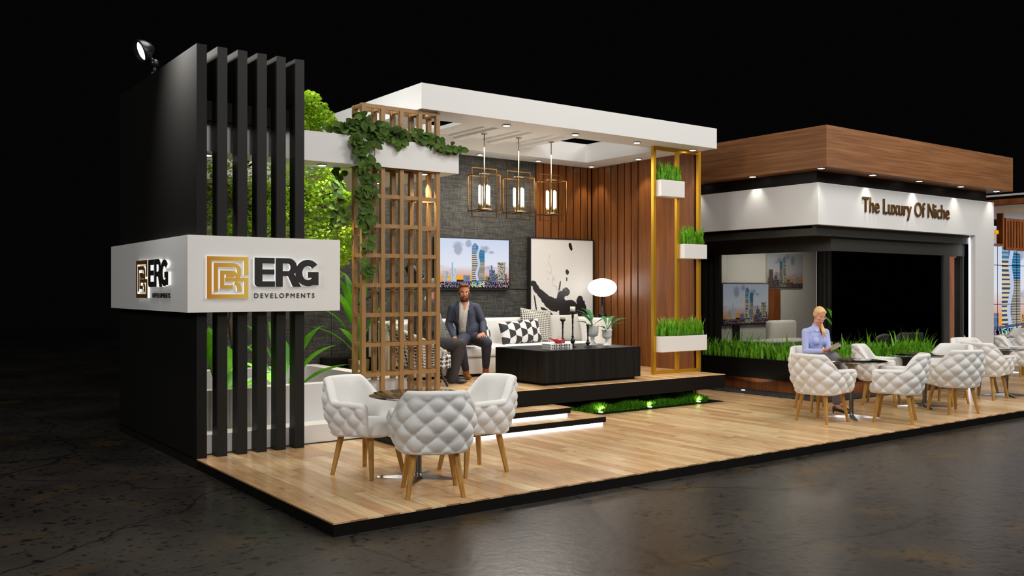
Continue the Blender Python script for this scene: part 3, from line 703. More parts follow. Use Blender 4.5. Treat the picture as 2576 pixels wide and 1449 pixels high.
rb = thing('bowl', 'small red ceramic spoon shaped bowl on the white books', 'bowl', (5.02, 3.61, TZ + .0735))
m = MB(); m.lathe([(.03, 0), (.045, .006), (.075, .035), (.085, .055), (.08, .055), (.068, .036), (.04, .012), (.01, .008)], 28, sx=1.15); m.build('dish', 'red_ceramic', rb)
m = MB(); m.tube([(-.06, .0, .040), (-.11, .01, .056), (-.15, .015, .072)], [.016, .011, .006], 8); m.build('handle', 'red_ceramic', rb)
def candlestick(lab, x, y, h, ch, cr, wide):
    t = thing('candlestick', lab, 'candlestick', (x, y, TZ), 0, 'black candlesticks on the coffee table')
    P = [(.055, 0), (.058, .006), (.035, .016), (.018, .03), (.014, .045), (.026, .06), (.032, .085), (.024, .105), (.010, .12), (.020, .135), (.012, .15), (.009, .2)]
    s = h / .46; P = [(r_, z * s) for r_, z in P] + [(.011, h * .55), (.008, h * .62), (.013, h * .70), (.010, h * .78), (.018, h * .86), (.013, h * .90), (wide, h * .97), (wide, h), (.006, h + .001)]
    m = MB(); m.lathe(P, 18); m.build('holder', 'black_metal', t)
    m = MB(); m.lathe([(cr, h + .001), (cr, h + ch), (.003, h + ch - .004)], 18); cd_ = m.build('candle', 'wax', t); m = MB(); m.tube([(0, 0, h + ch - .004), (0, 0, h + ch + .01)], .0015, 5); m.build('wick', 'ink', cd_)
candlestick('tallest of the three black turned candlesticks', 5.36, 3.72, .50, .065, .036, .045)
candlestick('middle height black candlestick, just left of the tallest', 5.33, 3.90, .385, .06, .033, .042)
candlestick('shortest black candlestick, standing apart on the right', 5.62, 3.70, .31, .045, .022, .026)
def vase(lab, x, y, s, seed, leaves):
    t = thing('potted_plant', lab, 'plant', (x, y, TZ))
    m = MB(); m.lathe([(r_ * s, z * s) for r_, z in [(.07, 0), (.068, .008), (.045, .02), (.02, .045), (.018, .06), (.03, .07), (.02, .08), (.022, .09), (.06, .11), (.07, .14), (.072, .22), (.08, .235), (.078, .235), (.066, .22), (.01, .21)]], 26); m.build('urn', 'stone_white', t)
    m = MB(); rr = random.Random(seed)
    for (a, L, up) in leaves:
        a = R(a); z0 = .21 * s; pts = []; n = 8
        for k in range(n + 1):
            q = k / n; pts.append(Vector((math.cos(a) * L * q ** 1.3, math.sin(a) * L * q ** 1.3, z0 + up * (1.5 * q - .75 * q * q))))
        m.tube(pts[:5], .004, 5); vs = []
        for k in range(n + 1):
            q = k / n; w = .0 if q < .3 else .033 * math.sin(PI * min(1, (q - .3) / .7) ** .8) + .001
            d = Vector((-math.sin(a), math.cos(a), 0)); vs += [pts[k] - d * w + Vector((0, 0, w * .3)), pts[k], pts[k] + d * w + Vector((0, 0, w * .3))]
        for k in range(2, n): m.add(vs[3 * k:3 * k + 6], [(0, 1, 4, 3), (1, 2, 5, 4)], True)
    m.build('foliage', 'leaf_vase', t)
vase('taller white stone urn with leaves on the far right of the coffee table', 5.99, 4.02, 1.22, 1, [(170, .30, .28), (150, .24, .32), (120, .18, .36), (200, .32, .22), (90, .14, .34), (185, .36, .12), (60, .2, .26), (220, .3, .06), (-20, .36, .2)])
vase('shorter white stone urn with leaves at the right end of the coffee table', 6.07, 3.80, .98, 2, [(-10, .36, .24), (-40, .26, .26), (20, .24, .28), (200, .3, .10), (70, .18, .28), (-25, .30, .16), (215, .34, .02), (-60, .2, .22)])

# lamp with glass globe on the side table
st = thing('side_table', 'small round dark side table behind the right arm of the sofa', 'table', (7.56, 5.55, .405))
m = MB(); m.lathe([(.16, 0), (.16, .012), (.015, .02), (.015, .72), (.17, .725), (.17, .745), (.01, .746)], 28); m.build('stand', 'black_metal', st)
gl = thing('table_lamp', 'table lamp with a glowing white globe on a dark stem beside the sofa', 'lamp', (7.56, 5.55, 1.152))
m = MB(); m.lathe([(.075, 0), (.075, .10), (.07, .105), (.018, .106), (.018, .40), (.05, .41), (.05, .42), (.01, .42)], 24); m.build('base', 'black_metal', gl)
m = MB(); m.ell((0, 0, .545), (.245, .245, .155), n=32, m=20)
m.build('globe_shade', 'lamp_glow', gl)
pl_ = bpy.data.lights.new('globe_light', 'POINT'); pl_.energy = 5; pl_.shadow_soft_size = .25; pl_.color = (1, .93, .84)
po = bpy.data.objects.new('globe_light', pl_); COL.objects.link(po); po.location = (0, -.32, .6); po.parent = gl

# ================================================================== PENDANTS
def pendant():
    t = thing('pendant_lantern', '', 'pendant light')
    s = .012
    def rod(m, a, b): 
        x0, x1 = sorted((a[0], b[0])); y0, y1 = sorted((a[1], b[1])); z0, z1 = sorted((a[2], b[2])); h = s / 2
        m.box(x0 - h, x1 + h, y0 - h, y1 + h, z0 - h, z1 + h)
    m = MB(); a = .168; z0, z1 = 2.80, 3.315
    for z in (z0, z1):
        rod(m, (-a, -a, z), (a, -a, z)); rod(m, (-a, a, z), (a, a, z)); rod(m, (-a, -a, z), (-a, a, z)); rod(m, (a, -a, z), (a, a, z))
    for x in (-a, a):
        for y in (-a, a): rod(m, (x, y, z0), (x, y, z1))
    rod(m, (0, -a, z0), (0, a, z0))
    m.build('inner_frame', 'bronze', t)
    m = MB(); b_ = .215; z0, z1 = 2.705, 3.41
    rod(m, (-b_, 0, z0), (b_, 0, z0)); rod(m, (-b_, 0, z1), (b_, 0, z1)); rod(m, (-b_, 0, z0), (-b_, 0, z1)); rod(m, (b_, 0, z0), (b_, 0, z1))
    m.build('outer_frame', 'bronze', t)
    m = MB(); m.tube([(0, 0, 2.80), (0, 0, 3.915)], .007, 8); m.lathe([(.045, 3.905), (.045, 3.917)], 16); m.build('stem', 'brass', t)
    m = MB(); m.lathe([(.11, 2.808), (.11, 2.82)], 20)
    SPT = ((.078, 0), (-.078, 0), (0, .078), (0, -.078))
    for x, y in SPT: m.lathe([(.022, 2.82), (.022, 2.90), (.018, 2.905)], 12, (x, y, 0))
    cb0 = m.build('candle_base', 'brass', t)
    for x, y in SPT:
            m = MB(); m.lathe([(.019, 2.905), (.019, 3.145), (.015, 3.16), (.004, 3.168)], 12, (x, y, 0)); m.build('light_tube', 'tube_glow', cb0)
    return t
pn = pendant(); labs = ['left lantern pendant of thin bronze frames with four glowing tubes', 'middle lantern pendant of thin bronze frames with four glowing tubes', 'right lantern pendant of thin bronze frames, in front of the wood slats']
for i, x in enumerate((4.69, 5.31, 5.93)):
    t = pn if i == 0 else dup(pn); t.location = (x, 4.9, 0); t['label'] = labs[i]; t['group'] = 'lantern pendants over the lounge'
    l = bpy.data.lights.new('lantern_light', 'POINT'); l.energy = 4; l.shadow_soft_size = .08; l.color = (1, .88, .7)
    lo = bpy.data.objects.new('lantern_light', l); COL.objects.link(lo); lo.location = (0, 0, 3.28); lo.parent = t

# ================================================================== ARM CHAIR with houndstooth cloth
def houndstooth(u, v, nx=16, ny=15):
    x = (u * nx) % 1; y = (v * ny) % 1; X = np.floor(x * 8).astype(int); Y = np.floor(y * 8).astype(int)
    warp = (X < 4); weft = (Y < 4); tw = ((X + Y) % 4) < 2
    dark = np.where(warp & weft, True, np.where(~warp & ~weft, False, np.where(warp, tw, ~tw)))
    c = np.ones((u.size, 3)) * .66; c[dark] = (.02, .02, .022); return c
ac = thing('armchair', 'houndstooth black and white armchair on dark legs behind the lattice screen', 'armchair', (3.33, 4.42, .405), R(-22))
def shell(u, v):      # u along the wrap, v up ; open side faces +x
    a = R(-150 + 300 * u) ; t = abs(2 * u - 1)
    top = .80 - .36 * min(1, t / .95) ** 1.3; z = .2 + (top - .2) * v
    k = .80 + .20 * v; lean = -.10 * v * (1 - t)
    return (-math.cos(a) * -0.0 - math.cos(a) * .36 * k + lean + .02, math.sin(a) * .39 * k, z)
def shell_in(u, v):
    p = shell(u, v); a = R(-150 + 300 * u); return (p[0] + math.cos(a) * .07, p[1] - math.sin(a) * .07, p[2])
sh0 = grid_mesh('shell', shell, lambda u, v: houndstooth(u * 1.5, v * .7), 230, 80, 'printed', ac)
grid_mesh('inner_shell', shell_in, lambda u, v: houndstooth(u * 1.4, v * .7), 130, 50, 'printed', ac)
m = MB(); n = 60
rim = []
for k in range(n + 1): rim.append((Vector(shell(k / n, 1)) + Vector(shell_in(k / n, 1))) / 2)
m.tube(rim, .036, 10); m.build('rim_piping', 'fabric_grey', sh0)
def seatf(u, v):
    a = 2 * PI * u; rr = min(1, v * 1.6); z = .42 - max(0, (v - .55)) * .42 + .02 * (1 - rr)
    return (math.cos(a) * .34 * rr + .07, math.sin(a) * .31 * rr, z)
grid_mesh('seat', seatf, lambda u, v: houndstooth(u * 1.3, v * .5), 120, 30, 'printed', ac)
m = MB(); m.lathe([(.26, .215), (.33, .225), (.33, .24), (.05, .245)], 30); m.build('seat_base', 'black_edge', ac)
for sx in (-1, 1):
    for sy in (-1, 1):
        m = MB(); m.tube([(sx * .20 + .02, sy * .20, .225), (sx * .30 + .02, sy * .27, .0)], [.022, .013], 10); m.build('leg', 'charcoal', ac)

# black floor lamp with swing arm
al = thing('floor_lamp', 'black floor lamp with a swing arm and drum shade behind the armchair', 'lamp', (3.30, 5.55, .405))
m = MB(); m.lathe([(.17, 0), (.17, .02), (.02, .03)], 28); m.build('base', 'black_metal', al)
m = MB(); m.tube([(0, 0, .02), (0, 0, 1.53)], .02, 10); m.build('pole', 'black_metal', al)
m = MB(); m.tube([(-.48, .0, .93), (0, 0, 1.22), (.42, 0, 1.56), (.50, 0, 1.63)], .013, 8); m.lathe([(.03, 1.19), (.03, 1.25)], 12); m.build('swing_arm', 'black_metal', al)
m = MB(); RM = Matrix.Translation((.60, 0, 1.50)) @ Euler((0, R(-38), 0)).to_matrix().to_4x4(); m.lathe([(.06, .13), (.075, .12), (.115, -.12), (.11, -.12), (.07, .11)], 24); m.v = [tuple(RM @ Vector(p)) for p in m.v]; ls_ = m.build('lamp_shade', 'black_metal', al)
m = MB(); m.lathe([(.114, -.121), (.118, -.126), (.108, -.126), (.107, -.121)], 24); m.v = [tuple(RM @ Vector(p)) for p in m.v]; m.build('shade_rim', 'brass', ls_)

# low black cabinet and potted plant by the left of the lounge
cb_ = boxobj('low_cabinet', (2.66, 3.30, 5.70, 6.05, .405, .70), 'black_edge'); tag(cb_, 'low black box cabinet by the back wall behind the lattice screen', 'cabinet')
# ================================================================== TUFTED CHAIRS
def tufted_chair():
    root = thing('dining_chair', '', 'chair')
    # plan path of the wrap, open to +x
    A, B, Ls = .285, .292, .26; segs = []
    n1, n2 = 26, 108
    pts = []
    for i in range(n1): pts.append((Ls - .02 - (Ls) * i / n1, B))
    ox = -.02
    for i in range(n2 + 1):
        t = PI / 2 + PI * i / n2; e = .80
        cx = math.cos(t); sy = math.sin(t)
        pts.append((ox + A * math.copysign(abs(cx) ** e, cx), B * math.copysign(abs(sy) ** e, sy)))
    for i in range(1, n1 + 1): pts.append((ox + Ls * i / n1, -B))
    n = len(pts); S = [0]
    for i in range(1, n): S.append(S[-1] + math.dist(pts[i], pts[i - 1]))
    tot = S[-1]; TH = .088
    def sm(x): x = max(0, min(1, x)); return x * x * (3 - 2 * x)
    NV = 44; NR = 7; NI = 12
    vs = []; fs = []; ring = NV + NR + NI
    for i in range(n):
        s = S[i] - tot / 2; q = 1 - sm((abs(s) - .275) / .105); top = .638 + .012 * (1 - abs(s) / (tot / 2)) + .185 * q - .012 * (1 - sm(abs(s) / .05)) * 0
        fe = min(1, max(0, (tot / 2 - abs(s)) / .05)); rnd = math.sqrt(max(0, 1 - (1 - fe) ** 2))     # rounded arm fronts
        top -= .05 * (1 - rnd) ** 1.0; bot = .355 + .02 * sm((abs(s) - .3) / .3)
        a, b = pts[max(0, i - 1)], pts[min(n - 1, i + 1)]; tx, ty = b[0] - a[0], b[1] - a[1]; L = math.hypot(tx, ty); nx_, ny_ = -ty / L * -1, tx / L * -1   # outward
        ox_, oy_ = pts[i]
        cx_ = ox_ - 0; 
        if nx_ * (ox_ - .0) + ny_ * oy_ < 0: nx_, ny_ = -nx_, -ny_
        half = TH / 2 * (.25 + .75 * rnd)
        def place(off, z):
            v = (z - .36) / .46; k = .90 + .10 * sm(v * 2.2); lean = -.085 * max(0, v - .3) * q - 0.0; bulge = .016 * math.sin(PI * min(1, max(0, v)))
            kk = 1 - .10 * max(0, v - .6) / .4 * q
            return ((ox_ + nx_ * (off + bulge) - .0) * k + lean, (oy_ + ny_ * (off + bulge)) * k * kk, z)
        for j in range(NV):
            v = j / (NV - 1); zz = bot + (top - bot) * v
            p = s / .172 + (zz - .35) / .168; r_ = s / .172 - (zz - .35) / .168
            g = (abs(math.sin(PI * p)) * abs(math.sin(PI * r_))) ** .5
            dd = math.hypot((abs((p + .5) % 1 - .5)), (abs((r_ + .5) % 1 - .5)))
            fade = sm((1 - v) / .10) * sm(v / .06) * rnd
            off = half - .026 + .038 * (g * fade + (1 - fade) * .68) - .004 * math.exp(-(dd / .16) ** 2) * fade + (.006 * math.exp(-(dd / .05) ** 2)) * fade - .022 * (1 - sm(v / .10)) ** 2
            vs.append(place(off, zz))
        for j in range(NR):
            t = PI * (j + 1) / (NR + 1); vs.append(place(half * math.cos(t) + .003, top + .034 * math.sin(t)))
        for j in range(NI):
            v = 1 - (j + 1) / NI; zz = max(.40, bot + (top - bot) * v); vs.append(place(-half, zz))
    for i in range(n - 1):
        for j in range(ring):
            k = (j + 1) % ring; fs.append((i * ring + j, (i + 1) * ring + j, (i + 1) * ring + k, i * ring + k))
    fs.append(tuple(range(ring))); fs.append(tuple((n - 1) * ring + k for k in range(ring))[::-1])
    m = MB(); m.add(vs, fs, True); m.build('tufted_shell', 'velvet_white', root, fix=True)
    # seat cushion with rounded front
    m = MB(); NN = 40; prof = [(.0, .36), (.90, .362), (.975, .375), (1, .40), (1, .44), (.985, .462), (.94, .478), (.8, .488), (.4, .492), (0, .492)]
    v2 = []; f2 = []
    for (k, z) in prof:
        for i in range(NN):
            t = 2 * PI * i / NN; e = .42; c, s_ = math.cos(t), math.sin(t)
            v2.append((.045 + .245 * k * math.copysign(abs(c) ** e, c), .245 * k * math.copysign(abs(s_) ** e, s_), z + .012 * (1 if z > .45 else 0) * (c > .2) * k * 0))
    for j in range(len(prof) - 1):
        for i in range(NN): f2.append((j * NN + i, j * NN + (i + 1) % NN, (j + 1) * NN + (i + 1) % NN, (j + 1) * NN + i))
    m.add(v2, f2, True); m.build('seat', 'velvet_white', root, fix=True)
    for sx in (-1, 1):
        for sy in (-1, 1):
            m = MB(); m.tube([(sx * .165, sy * .165, .37), (sx * .225, sy * .222, 0)], [.030, .019], 6, smooth=False); m.build('leg', 'leg_wood', root)
    return root
CH = tufted_chair()
def pedestal_table():
    t = thing('bistro_table', '', 'table')
    m = MB(); m.lathe([(.02, .712), (.30, .716), (.405, .724), (.44, .733), (.44, .738), (.43, .742), (.02, .742)], 56); m.build('glass_top', 'table_glass', t)
    m = MB(); m.lathe([(.13, .7115), (.10, .702), (.05, .66), (.030, .60), (.027, .50), (.027, .06), (.034, .035), (.045, .02)], 22); m.build('stem', 'chrome', t)
    for k in range(4):
        a = R(45 + 90 * k); c, s_ = math.cos(a), math.sin(a); m = MB()
        vs = []
        for q, w, h in ((.02, .03, .045), (.18, .024, .03), (.37, .014, .012)):
            for sg, z in ((-1, 0.0), (1, 0.0), (.6, h), (-.6, h)): vs.append((c * q - s_ * w * sg, s_ * q + c * w * sg, z))
        m.add(vs, [(0, 1, 2, 3)[::-1], (8, 9, 10, 11)] + [(4 * r_ + i, 4 * r_ + (i + 1) % 4, 4 * r_ + 4 + (i + 1) % 4, 4 * r_ + 4 + i) for r_ in (0, 1) for i in range(4)], False)
        m.build('foot', 'chrome', t)
    return t
TB = pedestal_table()
cg = 'white tufted chairs around the glass tables'; tg = 'round glass pedestal tables on the platform'
chairs = [
 ((1.09, .443), 65, 'white tufted chair nearest the camera, seen from behind'),
 ((1.03, 1.455), -67, 'white tufted chair left of the nearest table, beside the white ledge'),
 ((1.85, .98), 180, 'white tufted chair right of the nearest table, in front of the glowing steps'),
 ((7.17, 1.0), 0, 'white tufted chair in front of the seated woman, its back to the camera'),
 ((8.07, 1.70), -115, 'white tufted chair the woman in the blue shirt sits on'),
 ((7.92, .46), 115, 'white tufted chair at the near right of the table before the seated woman'),
 ((9.31, 1.50), -67, 'white tufted chair in front of the trough plants, right of the seated woman'),
 ((9.34, .47), 65, 'white tufted chair seen from behind at the second table from the woman'),
 ((10.15, 1.0), 180, 'white tufted chair facing left on the far side of the second table'),
 ((11.33, 1.0), 0, 'white tufted chair with its back to the camera, in front of the white column'),
 ((12.12, 1.55), -115, 'white tufted chair whose smooth inner back shows behind the one at the column'),
 ((12.08, .46), 115, 'white tufted chair cut off by the right edge of the picture'),
 ((13.47, 1.46), -67, 'white tufted chair right behind the third table at the picture edge'),
 ((15.45, 2.35), 65, 'white tufted chair seen from behind near the right picture edge, far group'),
 ((15.30, 3.30), -40, 'white tufted chair just right of the white column, far group'),
 ((16.75, 3.0), 180, 'farthest white tufted chair at the right picture edge'),
 ((15.95, 4.6), -67, 'white tufted chair farthest back, half behind the white column by the screens'),
]
for i, ((x, y), a, lab) in enumerate(chairs):
    t = CH if i == 0 else dup(CH)
    t.location = (x, y, 0); t.rotation_euler = (0, 0, R(a)); t['label'] = lab; t['group'] = cg
tabs = [((1.28, .985), 'round glass table nearest the camera, between three tufted chairs'), ((7.77, .98), 'round glass table in front of the seated woman'), ((9.58, 1.0), 'round glass table in front of the right trough plants'),
        ((11.93, .98), 'round glass table at the right, beyond the white column'), ((16.0, 2.95), 'round glass table of the far group at the right picture edge')]
for i, ((x, y), lab) in enumerate(tabs):
    t = TB if i == 0 else dup(TB)
    t.location = (x, y, 0); t['label'] = lab; t['group'] = tg
def tray(x, y, lab):
    m = MB(); m.lathe([(.10, .0), (.14, .004), (.15, .012), (.146, .012), (.135, .007), (.01, .006)], 30, sy=.7); o = m.build('tray', 'brass'); o.location = (x, y, .7425); tag(o, lab, 'tray')
tray(7.86, 1.12, 'flat brass tray on the glass table before the seated woman'); tray(9.66, 1.12, 'flat brass tray on the glass table near the trough plants')

# ================================================================== PEOPLE
def remesh(mb, voxel, smooth=2):
    me = bpy.data.meshes.new('tmp'); me.from_pydata(mb.v, [], mb.f); ob = bpy.data.objects.new('tmp', me); COL.objects.link(ob)
    bm = bmesh.new(); bm.from_mesh(me); bmesh.ops.recalc_face_normals(bm, faces=bm.faces); bm.to_mesh(me); bm.free()
    r_ = ob.modifiers.new('r', 'REMESH'); r_.mode = 'VOXEL'; r_.voxel_size = voxel; r_.use_smooth_shade = True
    if smooth: s_ = ob.modifiers.new('s', 'SMOOTH'); s_.iterations = smooth; s_.factor = .5
    dg = bpy.context.evaluated_depsgraph_get(); dg.update(); res = bpy.data.meshes.new_from_object(ob.evaluated_get(dg)); bpy.data.objects.remove(ob); return res
def finish(me, name, mats, parent, matfn=None):
    me.materials.clear()
    for k in mats: me.materials.append(M[k])
    me.name = name
    if matfn:
        for p in me.polygons: p.material_index = matfn(p.center)
    for p in me.polygons: p.use_smooth = True
    o = bpy.data.objects.new(name, me); COL.objects.link(o); o.parent = parent; return o
def cut(me, B4, org, g, ymin):
    """open a cloth mesh where g(x, z) < 0 on its front, with a clean edge"""
    bm = bmesh.new(); bm.from_mesh(me); F4 = B4.inverted()
    for v in bm.verts:
        q = B4 @ (v.co - org)
        if q.y > ymin:
            d = g(q.x, q.z)
            if abs(d) < .009:
                e = .001; gx = (g(q.x + e, q.z) - g(q.x - e, q.z)) / (2 * e); gz = (g(q.x, q.z + e) - g(q.x, q.z - e)) / (2 * e); L = gx * gx + gz * gz
                if L > 1e-4: q = Vector((q.x - d * gx / L, q.y, q.z - d * gz / L)); v.co = (F4 @ q) + org
    kill = []
    for f in bm.faces:
        q = B4 @ (f.calc_center_median() - org)
        if q.y > ymin and g(q.x, q.z) < 0: kill.append(f)
    bmesh.ops.delete(bm, geom=kill, context='FACES'); bm.to_mesh(me); bm.free()
def limb(m, pts, rads, n=14):      # tapered limb with rounded ends
    P = [Vector(p) for p in pts]; out = []; rr = []
    for i in range(len(P) - 1):
        K = 5
        for k in range(K):
            q = k / K; out.append(P[i].lerp(P[i + 1], q)); rr.append(rads[i] * (1 - q) + rads[i + 1] * q)
    out.append(P[-1]); rr.append(rads[-1])
    m.tube(out, rr, n); m.ell(out[0], (rr[0],) * 3, n=14, m=10); m.ell(out[-1], (rr[-1],) * 3, n=14, m=10)
    for i in range(1, len(P) - 1): m.ell(P[i], (rads[i],) * 3, n=14, m=10)
def basis(fwd, up):
    f = Vector(fwd).normalized(); u = Vector(up); r_ = f.cross(u).normalized(); u = r_.cross(f).normalized()
    return Matrix((r_, f, u)).transposed()     # columns: right, forward, up
def hand(m, wrist, fwd, palm_up, side, curl=.35, s=1.0, spread=1.0):
    """fwd: direction of the fingers; palm_up: back of the hand normal; side=+1 thumb on right"""
    Bm = basis(fwd, palm_up); w = Vector(wrist)
    T = lambda x, y, z: w + Bm @ Vector((x * s, y * s, z * s))
    for k in range(3):
        m.ell(T((k - 1) * .022, .05, 0), (.020 * s, .05 * s, .014 * s), Bm.to_3x3(), n=12, m=8)
    m.ell(T(0, .012, 0), (.028 * s, .03 * s, .018 * s), Bm.to_3x3(), n=12, m=8)
    for k, (x, L) in enumerate(((-.033, .062), (-.011, .076), (.011, .082), (.033, .074))):
        x = x * side * -1 * -1; L_ = L; a = 0; p = T(x * spread, .088, 0); q = (x * spread, .088, 0.0)
        pts = [T(*q)]
        for j, fr in enumerate((.42, .32, .26)):
            a += curl * (.8 if j == 0 else 1.0); q = (q[0] + x * .06, q[1] + L_ * fr * math.cos(a), q[2] - L_ * fr * math.sin(a)); pts.append(T(*q))
        limb(m, pts, [.0095 * s, .009 * s, .008 * s, .0068 * s], 8)
    q0 = T(-.026 * side, .022, -.004); q1 = T(-.052 * side, .05, -.014); q2 = T(-.056 * side, .078, -.022); q3 = T(-.050 * side, .098, -.030)
    limb(m, [q0, q1, q2, q3], [.014 * s, .0115 * s, .010 * s, .008 * s], 8)
def head(m, c, fwd, up, s=1.0, female=False):
    Bm = basis(fwd, up); c = Vector(c); r3 = Bm.to_3x3()
    T = lambda x, y, z: c + Bm @ Vector((x * s, y * s, z * s)); E = lambda x, y, z, a, b, d: m.ell(T(x, y, z), (a * s, b * s, d * s), r3, n=18, m=14)
    E(0, -.012, .035, .076, .096, .088)      # skull
    E(0, .022, -.035, .060, .068, .078)       # face
    E(0, .050, -.098, .026 if not female else .022, .026, .022)       # chin
    E(.032, .022, -.078, .028, .045, .028); E(-.032, .022, -.078, .028, .045, .028)
    E(.036, .060, -.02, .024, .024, .024); E(-.036, .060, -.02, .024, .024, .024)   # cheeks
    E(0, .076, .022, .046, .014 if not female else .008, .014)        # brow
    nk_ = .72 if female else 1
    m.tube([T(0, .088, .008), T(0, .100, -.018), T(0, .108, -.034)], [.009 * s * nk_, .011 * s * nk_, .012 * s * nk_], 10)
    E(0, .103, -.036, .016 * nk_, .013, .009)
    E(0, .085, -.068, .024, .014, .007); E(0, .084, -.078, .020, .013, .007)
    for sx in (-1, 1): E(sx * (.077 if not female else .074), -.008, -.012, .010 if not female else .007, .020 if not female else .014, .032 if not female else .024)
    return Bm, c
def facemat(c, Bm, s, beard, shut=False):
    Bi = Bm.inverted()
    def f(p):
        q = Bi @ (p - c) / s; x, y, z = q
        if abs(z) > .2 or abs(x) > .15 or abs(y) > .2: return 0
        if y > .045:
            if abs(z + .073) < .0075 and abs(x) < .025: return 1
            ex = abs(abs(x) - .030)
            if shut:
                if abs(z + .003) < .0038 and ex < .013 and y > .05: return 2
            elif abs(z - .0) < .007 and ex < .014 and y > .055: return 2 if ex < .006 else 3
            if abs(z - (.020 - (abs(x) - .03) ** 2 * 8)) < .005 and ex < .020: return 4
        if beard:
            if z < -.062 and y > -.02 and z > -.135 and not (abs(z + .073) < .0105 and abs(x) < .02): return 4
            if z < -.052 and y > .05 and abs(x) < .032 and z > -.066: return 4
            if z < -.0 and z > -.1 and abs(x) > .052 and -.0 < y < .035: return 4
        return 0
    return f
def hairshell(c, Bm, s, name, mat, parent, kind='short'):
    m = MB(); r3 = Bm.to_3x3(); T = lambda x, y, z: c + Bm @ Vector((x * s, y * s, z * s)); E = lambda x, y, z, a, b, d: m.ell(T(x, y, z), (a * s, b * s, d * s), r3, n=18, m=14)
    if kind == 'short':
        E(0, -.022, .050, .080, .094, .082); E(0, -.045, .0, .076, .068, .07); E(.015, .040, .105, .055, .050, .028); E(-.02, .048, .108, .045, .042, .026)
        E(.068, -.005, .03, .012, .03, .05); E(-.068, -.005, .03, .012, .03, .05)
    elif kind == 'cropped':
        E(0, -.02, .045, .080, .097, .085); E(0, -.04, .0, .077, .072, .075)
    else:
        E(0, -.018, .046, .079, .096, .083); E(0, -.05, .01, .073, .062, .070); E(0, .030, .078, .054, .048, .032); E(.038, .022, .062, .036, .048, .036); E(-.038, .022, .062, .036, .048, .036)
    return m, T
